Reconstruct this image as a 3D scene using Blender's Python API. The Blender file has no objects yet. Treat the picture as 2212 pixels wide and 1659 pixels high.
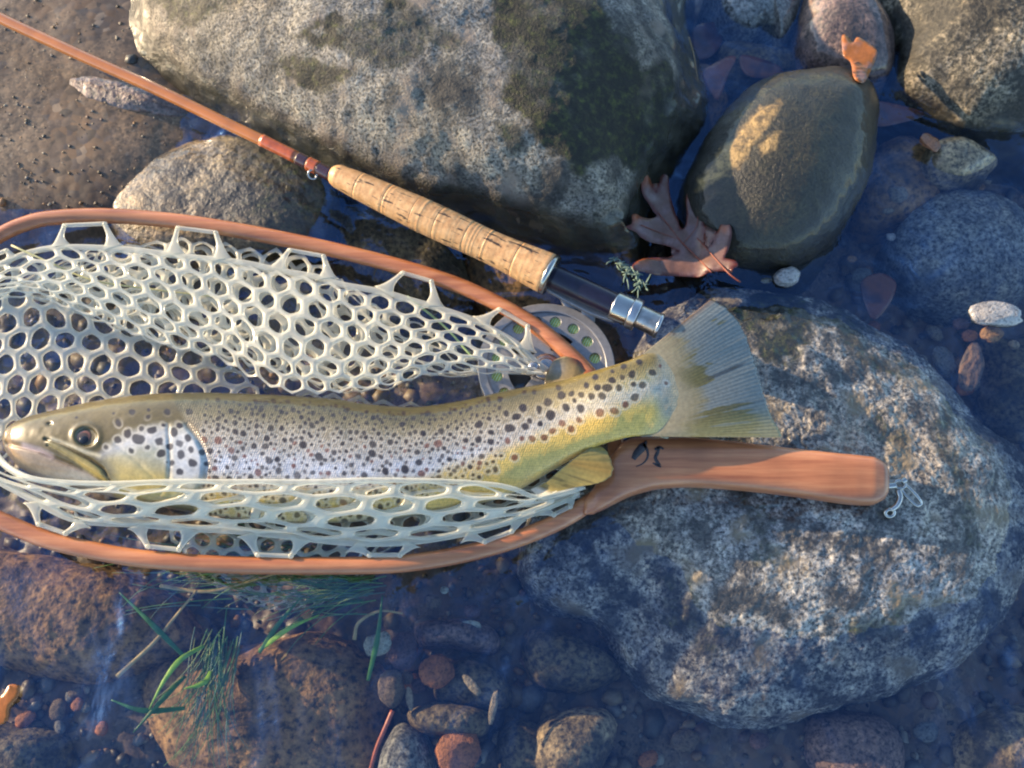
import bpy, math, random
import numpy as np
from mathutils import Vector

S = bpy.context.scene
COL = S.collection
rng = np.random.default_rng(7)
random.seed(7)

# ------------------------------------------------------------------ camera
TH = math.radians(20.0)          # tilt away from straight down
DIST = 0.60
TANX = math.tan(math.radians(28.0))
CAMP = np.array([0.0, -DIST*math.sin(TH), DIST*math.cos(TH)])
cam = bpy.data.cameras.new('camera'); cam.angle = 2*math.radians(28.0); cam.sensor_width = 36
cam.clip_start = 0.01; cam.clip_end = 100
cam.dof.use_dof = True; cam.dof.focus_distance = DIST-0.02; cam.dof.aperture_fstop = 7.0
cam_o = bpy.data.objects.new('camera', cam); COL.objects.link(cam_o)
cam_o.location = CAMP; cam_o.rotation_euler = (TH, 0, 0)
S.camera = cam_o

# ------------------------------------------------------------------ light
SUN_EL = math.radians(14.0); SUN_AZ = math.radians(-68.0)     # azimuth from +Y towards +X
w = bpy.data.worlds.new('World'); S.world = w; w.use_nodes = True
nt = w.node_tree; nt.nodes.clear()
sky = nt.nodes.new('ShaderNodeTexSky'); sky.sky_type = 'NISHITA'; sky.sun_disc = False
sky.sun_elevation = SUN_EL; sky.sun_rotation = SUN_AZ % (2*math.pi); sky.air_density = 1.0; sky.dust_density = 0.6; sky.ozone_density = 2.4
bg = nt.nodes.new('ShaderNodeBackground'); bg.inputs[1].default_value = 0.15
wo = nt.nodes.new('ShaderNodeOutputWorld')
nt.links.new(sky.outputs[0], bg.inputs[0]); nt.links.new(bg.outputs[0], wo.inputs[0])
sl = bpy.data.lights.new('sun', 'SUN'); sl.energy = 4.0; sl.angle = math.radians(0.6); sl.color = (1.0, 0.76, 0.47)
so = bpy.data.objects.new('sun', sl); COL.objects.link(so)
sd = Vector((math.sin(SUN_AZ)*math.cos(SUN_EL), math.cos(SUN_AZ)*math.cos(SUN_EL), math.sin(SUN_EL)))
so.rotation_euler = sd.to_track_quat('Z', 'Y').to_euler(); so.location = sd*3
S.view_settings.view_transform = 'Standard'; S.view_settings.look = 'None'
S.view_settings.exposure = 1.42; S.view_settings.gamma = 1; S.view_settings.use_curve_mapping = False
S.cycles.use_denoising = True
S.cycles.transparent_max_bounces = 16
S.cycles.max_bounces = 8
S.cycles.filter_width = 2.1

# ------------------------------------------------------------------ helpers
ct, st = math.cos(TH), math.sin(TH)
def at(px, py, z=0.0):
    """point of the place at height z that the photograph shows at (px,py) of a 2212x1659 picture"""
    px = np.asarray(px, float); py = np.asarray(py, float); z = np.asarray(z, float)
    cx = (px-1106)/1106*TANX; cy = -(py-829.5)/1106*TANX
    dy = cy*ct + st; dz = cy*st - ct
    t = (z-CAMP[2])/dz
    return np.stack(np.broadcast_arrays(CAMP[0]+cx*t, CAMP[1]+dy*t, z), -1)
def proj(p):
    p = np.asarray(p, float) - CAMP
    yc = p[..., 1]*ct + p[..., 2]*st; zc = -p[..., 1]*st + p[..., 2]*ct
    return 1106 + p[..., 0]/-zc/TANX*1106, 829.5 - yc/-zc/TANX*1106
MPP = DIST*TANX/1106             # metres per photo unit near the middle

def _h(ix, iy, iz, seed):
    M = np.uint32
    h = (ix.astype(np.int64)*374761393 + iy.astype(np.int64)*668265263 + iz.astype(np.int64)*2147483647 + seed*144665) & 0xffffffff
    h = h.astype(np.uint64)
    h = ((h ^ (h >> np.uint64(13)))*np.uint64(1274126177)) & np.uint64(0xffffffff)
    h = h ^ (h >> np.uint64(16))
    return h.astype(float)/4294967295.0
def vnoise(p, seed=0):
    f = np.floor(p); r = p-f; i = f.astype(np.int64); u = r*r*r*(r*(r*6-15)+10)
    o = 0
    for a in (0, 1):
        wa = u[..., 0] if a else 1-u[..., 0]
        for b in (0, 1):
            wb = u[..., 1] if b else 1-u[..., 1]
            for c in (0, 1):
                wc = u[..., 2] if c else 1-u[..., 2]
                o = o + _h(i[..., 0]+a, i[..., 1]+b, i[..., 2]+c, seed)*wa*wb*wc
    return o*2-1
def fbm(p, scale, octv=4, seed=0, gain=.5):
    o = 0; a = 1; n = 0
    for k in range(octv):
        o = o + a*vnoise(p*scale+k*17.3, seed+k); n += a; a *= gain; scale *= 2.03
    return o/n

ORG = {}
def set_props(o, label=None, cat=None, group=None, kind=None):
    if label: o['label'] = label
    if cat: o['category'] = cat
    if group: o['group'] = group
    if kind: o['kind'] = kind
def mk(name, V, F, mat, parent=None, smooth=True, col=None, uv=None, loc=None):
    """V in world metres; F (n,k) int array or list"""
    V = np.asarray(V, float)
    me = bpy.data.meshes.new(name)
    o0 = ORG[parent.name] if parent else (np.asarray(loc, float) if loc is not None else np.array([V[:, 0].mean(), V[:, 1].mean(), V[:, 2].min()]))
    Vl = V - o0
    if isinstance(F, np.ndarray):
        n, k = F.shape
        me.vertices.add(len(Vl)); me.vertices.foreach_set('co', Vl.astype(np.float32).ravel())
        me.loops.add(n*k); me.loops.foreach_set('vertex_index', F.astype(np.int32).ravel())
        me.polygons.add(n); me.polygons.foreach_set('loop_start', np.arange(0, n*k, k, dtype=np.int32))
        try: me.polygons.foreach_set('loop_total', np.full(n, k, dtype=np.int32))
        except Exception: pass
        me.update(calc_edges=True)
    else:
        me.from_pydata([tuple(v) for v in Vl], [], [tuple(int(i) for i in f) for f in F]); me.update()
    me.polygons.foreach_set('use_smooth', np.full(len(me.polygons), smooth))
    if col is not None:
        a = me.color_attributes.new('Col', 'FLOAT_COLOR', 'POINT')
        c = np.ones((len(Vl), 4), np.float32); c[:, :col.shape[1]] = col
        a.data.foreach_set('color', c.ravel())
    if uv is not None:
        l = me.uv_layers.new(name='UVMap'); li = np.empty(len(me.loops), np.int32); me.loops.foreach_get('vertex_index', li)
        l.data.foreach_set('uv', uv[li].astype(np.float32).ravel())
    me.validate()
    if mat: me.materials.append(mat)
    ob = bpy.data.objects.new(name, me); COL.objects.link(ob)
    if parent: ob.parent = parent; ORG[ob.name] = o0
    else: ob.location = o0; ORG[ob.name] = o0
    return ob
def thing(name, loc, label, cat, group=None):
    o = bpy.data.objects.new(name, None); COL.objects.link(o); o.location = loc; o.empty_display_size = .02
    ORG[o.name] = np.asarray(loc, float); set_props(o, label, cat, group); return o
def gridfaces(n, m, cu=False, cv=False):
    """n rows of m points"""
    i = np.arange(n if cu else n-1); j = np.arange(m if cv else m-1)
    I, J = np.meshgrid(i, j, indexing='ij'); I2 = (I+1) % n; J2 = (J+1) % m
    return np.stack([I*m+J, I*m+J2, I2*m+J2, I2*m+J], -1).reshape(-1, 4)
def catmull(P, n, closed=False):
    P = np.asarray(P, float); N = len(P)
    if closed: idx = lambda k: P[k % N]; segs = N
    else:
        Q = np.vstack([2*P[0]-P[1], P, 2*P[-1]-P[-2]]); idx = lambda k: Q[np.clip(k+1, 0, N+1)]; segs = N-1
    d = [np.linalg.norm(idx(k+1)-idx(k)) for k in range(segs)]
    cum = np.concatenate([[0], np.cumsum(d)])
    tt = np.linspace(0, cum[-1], n+1)[:-1] if closed else np.linspace(0, cum[-1], n)
    k = np.clip(np.searchsorted(cum, tt, side='right')-1, 0, segs-1)
    u = ((tt-cum[k])/np.maximum(cum[k+1]-cum[k], 1e-12))[:, None]
    p0 = np.array([idx(a-1) for a in k]); p1 = np.array([idx(a) for a in k]); p2 = np.array([idx(a+1) for a in k]); p3 = np.array([idx(a+2) for a in k])
    return .5*((2*p1)+(-p0+p2)*u+(2*p0-5*p1+4*p2-p3)*u*u+(-p0+3*p1-3*p2+p3)*u**3)
def sweep(path, ra, rb=None, seg=16, caps=True, up=(0, 0, 1), power=1.0):
    """tube along path: ra sideways radius, rb radius along up"""
    path = np.asarray(path, float); n = len(path)
    ra = np.broadcast_to(ra, (n,)).astype(float); rb = ra if rb is None else np.broadcast_to(rb, (n,)).astype(float)
    T = np.gradient(path, axis=0); T /= np.linalg.norm(T, axis=1)[:, None]+1e-12
    U = np.broadcast_to(np.asarray(up, float), (n, 3)); A = np.cross(T, U)
    ln = np.linalg.norm(A, axis=1)[:, None]
    A = np.where(ln > 1e-3, A/np.maximum(ln, 1e-9), np.array([1., 0, 0])); B = np.cross(A, T)
    a = np.linspace(0, 2*np.pi, seg, endpoint=False)
    ca, sa = np.cos(a), np.sin(a)
    if power != 1.0: ca = np.sign(ca)*np.abs(ca)**power; sa = np.sign(sa)*np.abs(sa)**power
    V = path[:, None, :] + A[:, None, :]*(ra[:, None]*ca)[..., None] + B[:, None, :]*(rb[:, None]*sa)[..., None]
    V = V.reshape(-1, 3); F = gridfaces(n, seg, cv=True)
    if caps:
        c0, c1 = len(V), len(V)+1
        V = np.vstack([V, path[0], path[-1]])
        j = np.arange(seg); j2 = (j+1) % seg
        F = np.vstack([F, np.stack([j2, j, np.full(seg, c0), np.full(seg, c0)], -1), np.stack([(n-1)*seg+j, (n-1)*seg+j2, np.full(seg, c1), np.full(seg, c1)], -1)])
        tri = F[:, 2] == F[:, 3]
        Fl = [tuple(f[:3]) if t else tuple(f) for f, t in zip(F, tri)]
        return V, Fl
    return V, F
def merge(parts):
    V = []; F = []; k = 0
    for v, f in parts:
        V.append(v); F += [tuple(int(i)+k for i in q) for q in f]; k += len(v)
    return np.vstack(V), F
def inpoly(px, py, poly):
    poly = np.asarray(poly, float); r = np.zeros(np.shape(px), bool); j = len(poly)-1
    for i in range(len(poly)):
        xi, yi = poly[i]; xj, yj = poly[j]
        c = ((yi > py) != (yj > py)) & (px < (xj-xi)*(py-yi)/((yj-yi) if yj != yi else 1e-9)+xi)
        r ^= c; j = i
    return r
def dseg(px, py, pl):
    """distance to a polyline"""
    d = np.full(np.shape(px), 1e9)
    for (x0, y0), (x1, y1) in zip(pl[:-1], pl[1:]):
        dx, dy = x1-x0, y1-y0; t = np.clip(((px-x0)*dx+(py-y0)*dy)/(dx*dx+dy*dy), 0, 1)
        d = np.minimum(d, np.hypot(px-x0-t*dx, py-y0-t*dy))
    return d
def polymask(px, py, poly, soft):
    d = dseg(px, py, list(poly)+[poly[0]]); s = np.where(inpoly(px, py, poly), d, -d)
    return np.clip(.5+s/(2*soft), 0, 1)
def sstep(a, b, x):
    t = np.clip((x-a)/(b-a), 0, 1); return t*t*(3-2*t)
def mixc(a, b, t): return a*(1-t[..., None])+np.asarray(b, float)*t[..., None]

# ------------------------------------------------------------------ materials
def newmat(name):
    m = bpy.data.materials.new(name); m.use_nodes = True; t = m.node_tree; t.nodes.clear()
    return m, t, (lambda ty, **k: node(t, ty, **k)), t.links.new
def node(t, ty, **k):
    n = t.nodes.new('ShaderNode'+ty)
    for a, v in k.items():
        if a.startswith('i_'):
            key = a[2:]; key = int(key) if key.isdigit() else key.replace('_', ' ')
            n.inputs[key].default_value = v
        else: setattr(n, a, v)
    return n
def ramp(t, stops, interp='LINEAR'):
    r = t.nodes.new('ShaderNodeValToRGB'); r.color_ramp.interpolation = interp; e = r.color_ramp.elements
    while len(e) < len(stops): e.new(.5)
    for k, (p, c) in enumerate(stops): e[k].position = p; e[k].color = (*c, 1) if len(c) == 3 else c
    return r
def mixn(t, a, b, fac, blend='MIX'):
    m = t.nodes.new('ShaderNodeMix'); m.data_type = 'RGBA'; m.blend_type = blend
    for sock, v in ((m.inputs[0], fac), (m.inputs[6], a), (m.inputs[7], b)):
        if hasattr(v, 'is_output'): t.links.new(v, sock)
        elif isinstance(v, (int, float)): sock.default_value = v
        else: sock.default_value = (*v, 1)
    return m.outputs[2]
def out(t, sh):
    o = t.nodes.new('ShaderNodeOutputMaterial'); t.links.new(sh, o.inputs[0])

def rockmat(name, light, mid, dark, patch=.5, grain=420., wet=.3, wetz=None, algae=(.028, .024, .012), stain=None, moss=False, contrast=1.0, offs=0.0, stripes=None, pscale=16., coatw=None):
    m, t, N, L = newmat(name)
    tc = N('TexCoord'); co = tc.outputs['Object']
    mp = N('Mapping'); mp.inputs['Location'].default_value = (offs, offs*1.7, offs*.3); L(co, mp.inputs[0]); co = mp.outputs[0]
    g = N('TexNoise', i_Scale=grain, i_Detail=4.0, i_Roughness=.65); L(co, g.inputs[0])
    gr = ramp(t, [(.36, dark), (.47, mid), (.60, light)]); L(g.outputs[0], gr.inputs[0])
    vo = N('TexVoronoi', i_Scale=grain*.55); L(co, vo.inputs[0])
    vr = ramp(t, [(.0, (.35, .35, .35)), (1., (1.35, 1.3, 1.25))]); L(vo.outputs['Color'], vr.inputs[0])
    c = mixn(t, gr.outputs[0], vr.outputs[0], .55*contrast, 'MULTIPLY')
    p = N('TexNoise', i_Scale=pscale, i_Detail=7.0, i_Roughness=.68); L(co, p.inputs[0])
    pr = ramp(t, [(patch-.06, (1, 1, 1)), (patch+.05, (0, 0, 0))]); L(p.outputs[0], pr.inputs[0])
    dk = mixn(t, c, tuple(x*1.1 for x in dark), .86)
    c = mixn(t, c, dk, pr.outputs[0])
    q = N('TexNoise', i_Scale=55., i_Detail=5.0, i_Roughness=.6); L(co, q.inputs[0])
    qr = ramp(t, [(.38, (.6, .6, .62)), (.62, (1.25, 1.22, 1.15))]); L(q.outputs[0], qr.inputs[0])
    c = mixn(t, c, qr.outputs[0], .8, 'MULTIPLY')
    w1 = N('TexNoise', i_Scale=95., i_Detail=6.0, i_Roughness=.72, i_Distortion=.6); L(co, w1.inputs[0])
    wr1 = ramp(t, [(.30, (.42, .40, .40)), (.45, (.92, .9, .88)), (.55, (1.08, 1.04, .98)), (.70, (1.5, 1.4, 1.22))]); L(w1.outputs[0], wr1.inputs[0])
    c = mixn(t, c, wr1.outputs[0], .85*contrast, 'MULTIPLY')
    w2 = N('TexNoise', i_Scale=11., i_Detail=3.0); L(co, w2.inputs[0])
    wr2 = ramp(t, [(.35, (.84, .88, .98)), (.5, (1, 1, 1)), (.65, (1.12, 1.0, .86))]); L(w2.outputs[0], wr2.inputs[0])
    c = mixn(t, c, wr2.outputs[0], .8, 'MULTIPLY')
    if stain:
        s = N('TexNoise', i_Scale=38., i_Detail=4.0); L(co, s.inputs[0])
        sr = ramp(t, [(.55, (0, 0, 0)), (.68, (1, 1, 1))]); L(s.outputs[0], sr.inputs[0])
        c = mixn(t, c, stain, sr.outputs[0])
    if stripes:
        wv = N('TexWave', i_Scale=stripes[1], i_Distortion=6.0, i_Detail=3.0); wv.inputs['Detail Scale'].default_value = 1.2
        mp2 = N('Mapping'); mp2.inputs['Rotation'].default_value = (0, 0, stripes[2]); L(co, mp2.inputs[0]); L(mp2.outputs[0], wv.inputs[0])
        wr = ramp(t, [(.55, (0, 0, 0)), (.75, (.85,)*3)]); L(wv.outputs[0], wr.inputs[0])
        c = mixn(t, c, stripes[0], wr.outputs[0])
    att = N('VertexColor', layer_name='Col')
    sep = N('SeparateColor'); L(att.outputs[0], sep.inputs[0])
    if moss is not False:
        mn = N('TexNoise', i_Scale=190., i_Detail=6.0, i_Roughness=.7); L(co, mn.inputs[0])
        mc = ramp(t, [(.34, (.006, .006, .005)), (.5, (.015, .015, .008)), (.62, (.045, .048, .012)), (.74, (.11, .13, .025))] if moss == 'moss' else moss); L(mn.outputs[0], mc.inputs[0])
        c = mixn(t, c, mc.outputs[0], sep.outputs[0])
    rough = N('Math', operation='MULTIPLY_ADD', i_1=.3, i_2=wet); L(q.outputs[0], rough.inputs[0])
    bs = N('BsdfPrincipled'); bs.inputs['Coat Roughness'].default_value = .12
    ro = rough.outputs[0]
    if wetz is not None:
        ge = N('NewGeometry'); sx = N('SeparateXYZ'); L(ge.outputs['Position'], sx.inputs[0])
        ad = N('Math', operation='MULTIPLY_ADD', i_1=.03, i_2=-.015); L(p.outputs[0], ad.inputs[0])
        su = N('Math', operation='ADD'); L(sx.outputs[2], su.inputs[0]); L(ad.outputs[0], su.inputs[1])
        mr = N('MapRange', i_1=wetz-.006, i_2=wetz+.006, i_3=1., i_4=0.); L(su.outputs[0], mr.inputs[0])
        an = ramp(t, [(.35, tuple(x*.3 for x in algae)), (.65, tuple(x*2.4 for x in algae))]); L(q.outputs[0], an.inputs[0])
        wetc = mixn(t, mixn(t, c, (.32, .3, .28), 1., 'MULTIPLY'), an.outputs[0], .75)
        c = mixn(t, c, wetc, mr.outputs[0])
        ml = N('MapRange', i_1=0., i_2=1., i_3=wet+.15, i_4=.22); L(mr.outputs[0], ml.inputs[0]); ro = ml.outputs[0]
        L(mr.outputs[0], bs.inputs['Coat Weight'])
    else:
        ge = N('NewGeometry'); sx = N('SeparateXYZ'); L(ge.outputs['Position'], sx.inputs[0])
        mr = N('MapRange', i_1=-.003, i_2=.004, i_3=0., i_4=coatw if coatw is not None else (1.0 if wet < .35 else .15)); L(sx.outputs[2], mr.inputs[0]); L(mr.outputs[0], bs.inputs['Coat Weight'])
        mq = N('MapRange', i_1=-.003, i_2=.004, i_3=.75, i_4=0.); L(sx.outputs[2], mq.inputs[0]); mxr = N('Math', operation='MAXIMUM'); L(mq.outputs[0], mxr.inputs[0]); L(ro, mxr.inputs[1]); ro = mxr.outputs[0]
    L(c, bs.inputs['Base Color']); L(ro, bs.inputs['Roughness'])
    b = N('Bump', i_Strength=.9, i_Distance=.0014)
    hs = N('Math', operation='ADD'); L(g.outputs[0], hs.inputs[0]); L(q.outputs[0], hs.inputs[1]); L(hs.outputs[0], b.inputs['Height'])
    L(b.outputs[0], bs.inputs['Normal']); out(t, bs.outputs[0])
    return m
def simplemat(name, col, rough=.5, metal=0., coat=0., bump=None, noise=None, spec=.5):
    m, t, N, L = newmat(name); bs = N('BsdfPrincipled'); bs.inputs['Roughness'].default_value = rough
    bs.inputs['Metallic'].default_value = metal; bs.inputs['Coat Weight'].default_value = coat; bs.inputs['Coat Roughness'].default_value = .06
    tc = N('TexCoord'); c = None
    n = N('TexNoise', i_Scale=(noise or (300., .25))[0], i_Detail=4.0); L(tc.outputs['Object'], n.inputs[0])
    a = (noise or (300., .25))[1]
    r = ramp(t, [(.3, tuple(x*(1-a) for x in col)), (.7, tuple(min(1, x*(1+a)) for x in col))]); L(n.outputs[0], r.inputs[0]); L(r.outputs[0], bs.inputs['Base Color'])
    if bump:
        b = N('Bump', i_Strength=bump, i_Distance=.0005); L(n.outputs[0], b.inputs['Height']); L(b.outputs[0], bs.inputs['Normal'])
    out(t, bs.outputs[0]); return m
def vcolmat(name, rough=.4, coat=0., alpha=1., transl=0., bumpscale=None, scales=False):
    m, t, N, L = newmat(name); bs = N('BsdfPrincipled'); bs.inputs['Roughness'].default_value = rough
    bs.inputs['Coat Weight'].default_value = coat; bs.inputs['Coat Roughness'].default_value = .1
    at_ = N('VertexColor', layer_name='Col'); c = at_.outputs[0]
    tc = N('TexCoord')
    n = N('TexNoise', i_Scale=500., i_Detail=3.0); L(tc.outputs['Object'], n.inputs[0])
    r = ramp(t, [(.3, (.82,)*3), (.7, (1.15,)*3)]); L(n.outputs[0], r.inputs[0])
    c = mixn(t, c, r.outputs[0], .8, 'MULTIPLY')
    h = n.outputs[0]
    if scales:
        vo = N('TexVoronoi', i_Scale=1.0); vo.inputs['Randomness'].default_value = .35; L(tc.outputs['UV'], vo.inputs[0])
        vr = ramp(t, [(.0, (1.12,)*3), (.45, (1.,)*3), (.75, (.70,)*3)]); L(vo.outputs['Distance'], vr.inputs[0])
        k = mixn(t, c, vr.outputs[0], 1., 'MULTIPLY'); 
        c = mixn(t, c, k, at_.outputs['Alpha'])
        h = vo.outputs['Distance']
        b = N('Bump', i_Distance=.0004); ml = N('Math', operation='MULTIPLY', i_1=.9); L(at_.outputs['Alpha'], ml.inputs[0]); L(ml.outputs[0], b.inputs['Strength']); b.invert = True
    else: b = N('Bump', i_Strength=.25, i_Distance=.0004)
    L(h, b.inputs['Height']); L(b.outputs[0], bs.inputs['Normal']); L(c, bs.inputs['Base Color'])
    sh = bs.outputs[0]
    if transl:
        tr = N('BsdfTranslucent'); L(c, tr.inputs[0]); mx = N('MixShader', i_0=transl); L(sh, mx.inputs[1]); L(tr.outputs[0], mx.inputs[2]); sh = mx.outputs[0]
    if alpha < 1:
        tp = N('BsdfTransparent'); mx = N('MixShader', i_0=alpha); L(tp.outputs[0], mx.inputs[1]); L(sh, mx.inputs[2]); sh = mx.outputs[0]
    out(t, sh); return m

M_granite = rockmat('granite', (.40, .38, .34), (.22, .21, .185), (.03, .03, .03), patch=.475, grain=560, wet=.55, wetz=.025, moss='moss', stain=(.24, .19, .15))
M_granite_low = rockmat('wet_granite', (.56, .54, .50), (.25, .245, .235), (.018, .018, .02), patch=.485, grain=430, wet=.3, moss='moss', pscale=38., stain=(.19, .145, .085), offs=3.)
M_granite_tr = rockmat('speckled_granite', (.36, .31, .23), (.10, .088, .06), (.02, .018, .014), patch=.50, grain=380, wet=.45, wetz=.004, offs=6.)
M_olive = rockmat('olive_stone', (.046, .040, .019), (.027, .023, .011), (.010, .009, .006), patch=.44, grain=500, wet=.26, contrast=.7, offs=9., coatw=.45, moss=[(.40, (.10, .065, .025)), (.60, (.44, .28, .10))])
M_brownstone = rockmat('brown_stone', (.38, .22, .095), (.24, .14, .062), (.05, .035, .02), patch=.42, grain=240, wet=.3, contrast=.6, offs=12.)
M_darkstone = rockmat('dark_stone', (.17, .14, .085), (.09, .074, .048), (.012, .012, .012), patch=.43, grain=320, wet=.25, offs=15.)
M_tanrock = rockmat('tan_granite', (.40, .32, .20), (.22, .175, .11), (.03, .028, .026), patch=.47, grain=330, wet=.3, offs=18., moss='moss')
M_bluestone = rockmat('slate_stone', (.32, .33, .32), (.15, .16, .16), (.03, .033, .035), patch=.42, grain=400, wet=.22, offs=21.)
M_purplestone = rockmat('reddish_stone', (.30, .20, .16), (.18, .12, .10), (.035, .028, .026), patch=.38, grain=400, wet=.22, offs=24.)
PEB = {}
def pebmat(key, c, stripes=None):
    if key not in PEB:
        PEB[key] = rockmat('pebble_'+key, tuple(min(1, x*1.25) for x in c), c, tuple(x*.45 for x in c), patch=.36, grain=600, wet=.25, offs=len(PEB)*2.3, contrast=.5, stripes=stripes)
    return PEB[key]

# ------------------------------------------------------------------ stream bed
def axis(a0, a1, d, far, n):
    m = np.arange(a0, a1, d); k = np.geomspace(1, 1+far, n)-1
    return np.concatenate([a0-k[::-1][:-1]*1.0, m, a1+k[0:]])
xs = axis(-.46, .46, .0022, 4., 22); ys = axis(-.36, .50, .0022, 4., 22)
X, Y = np.meshgrid(xs, ys, indexing='ij')
P3 = np.stack([X, Y, 0*X], -1)
ppx, ppy = proj(P3)
# deeper towards the right and the bottom, a sandy shallow at the upper left
zb = -.055 + .040*sstep(900, 200, ppx)*sstep(900, 300, ppy)
bank = sstep(860, 620, ppx)*sstep(600, 440, ppy)
zb = zb + .022*bank
zb = zb - .006*sstep(1300, 1900, ppx) + .012*sstep(600, 0, ppx)*sstep(1000, 1300, ppy)
zb = zb + .010*fbm(P3, 9, 4, 3)*(1-.6*bank) + .0035*fbm(P3, 60, 4, 9)*(1-.8*bank) + .0012*fbm(P3, 260, 2, 5)*(1-.75*bank)
BEDX, BEDY, BEDZ = xs, ys, zb
def bedz(x, y):
    i = np.clip(np.searchsorted(BEDX, x), 0, len(BEDX)-1); j = np.clip(np.searchsorted(BEDY, y), 0, len(BEDY)-1)
    return BEDZ[i, j]
m, t, N, L = newmat('stream_sediment')
tc = N('TexCoord'); co = tc.outputs['Object']
v1 = N('TexVoronoi', i_Scale=170.); L(co, v1.inputs[0])
r1 = ramp(t, [(.0, (.05, .04, .03)), (.25, (.15, .11, .075)), (.5, (.24, .15, .08)), (.7, (.12, .10, .09)), (.85, (.32, .22, .13)), (1., (.40, .34, .27))]); L(v1.outputs['Color'], r1.inputs[0])
v2 = N('TexVoronoi', i_Scale=620.); L(co, v2.inputs[0])
r2 = ramp(t, [(.0, (.07, .055, .042)), (.5, (.21, .155, .105)), (.85, (.30, .21, .13)), (1., (.42, .35, .26))]); L(v2.outputs['Color'], r2.inputs[0])
n1 = N('TexNoise', i_Scale=25., i_Detail=6.0, i_Roughness=.6); L(co, n1.inputs[0])
f1 = ramp(t, [(.42, (0, 0, 0)), (.58, (1, 1, 1))]); L(n1.outputs[0], f1.inputs[0])
c = mixn(t, r1.outputs[0], r2.outputs[0], f1.outputs[0])
n2 = N('TexNoise', i_Scale=9., i_Detail=5.0); L(co, n2.inputs[0])
f2 = ramp(t, [(.35, (.38, .34, .32)), (.65, (.92, .86, .80))]); L(n2.outputs[0], f2.inputs[0])
c = mixn(t, c, f2.outputs[0], 1., 'MULTIPLY')
bs = N('BsdfPrincipled', i_Roughness=.45); L(c, bs.inputs['Base Color'])
b = N('Bump', i_Strength=.22, i_Distance=.001); L(v1.outputs['Distance'], b.inputs['Height']); b.invert = True; L(b.outputs[0], bs.inputs['Normal']); out(t, bs.outputs[0])
bed = mk('stream_bed', np.stack([X, Y, zb], -1).reshape(-1, 3), gridfaces(len(xs), len(ys))[:, ::-1], m, loc=(0, 0, 0)); set_props(bed, kind='structure')
bed['label'] = 'sandy gravel stream bed under the water'

# ------------------------------------------------------------------ water
xs2 = axis(-.5, .5, .005, 4., 18); ys2 = axis(-.4, .6, .005, 4., 18)
X2, Y2 = np.meshgrid(xs2, ys2, indexing='ij'); Q = np.stack([X2, Y2, 0*X2], -1)
wz = .0010*fbm(Q*np.array([1, 1.6, 1]), 16, 3, 31) + .00045*np.sin((X2*.35+Y2*1.0+.012*fbm(Q, 11, 2, 4))*230)*np.clip(fbm(Q, 7, 2, 77)*2.2, 0, 1)
m, t, N, L = newmat('stream_water')
tc = N('TexCoord'); n1 = N('TexNoise', i_Scale=38., i_Detail=3.0, i_Distortion=.8); L(tc.outputs['Object'], n1.inputs[0])
b = N('Bump', i_Strength=.55, i_Distance=.004); L(n1.outputs[0], b.inputs['Height'])
lw = N('LayerWeight', i_Blend=.5); L(b.outputs[0], lw.inputs['Normal'])
pw = N('Math', operation='POWER', i_1=3.5); L(lw.outputs['Facing'], pw.inputs[0])
fr = N('Math', operation='MULTIPLY_ADD', i_1=.7, i_2=.10); L(pw.outputs[0], fr.inputs[0])
gl = N('BsdfGlossy', i_Roughness=.03); gl.inputs['Color'].default_value = (.27, .49, .95, 1); L(b.outputs[0], gl.inputs['Normal'])  # blue tint deepens the sky reflection through the gloss colour
n3 = N('TexNoise', i_Scale=11., i_Detail=2.0, i_Distortion=1.2); L(tc.outputs['Object'], n3.inputs[0]); b3 = N('Bump', i_Strength=.7, i_Distance=.02); L(n3.outputs[0], b3.inputs['Height']); L(b3.outputs[0], b.inputs['Normal'])
tp = N('BsdfTransparent'); tp.inputs[0].default_value = (.93, .94, .93, 1)
mx = N('MixShader'); L(fr.outputs[0], mx.inputs[0]); L(tp.outputs[0], mx.inputs[1]); L(gl.outputs[0], mx.inputs[2]); out(t, mx.outputs[0])
water = mk('water', np.stack([X2, Y2, wz], -1).reshape(-1, 3), gridfaces(len(xs2), len(ys2))[:, ::-1], m, loc=(0, 0, 0)); set_props(water, kind='structure')
water['label'] = 'clear rippled stream water reflecting blue sky'

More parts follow.
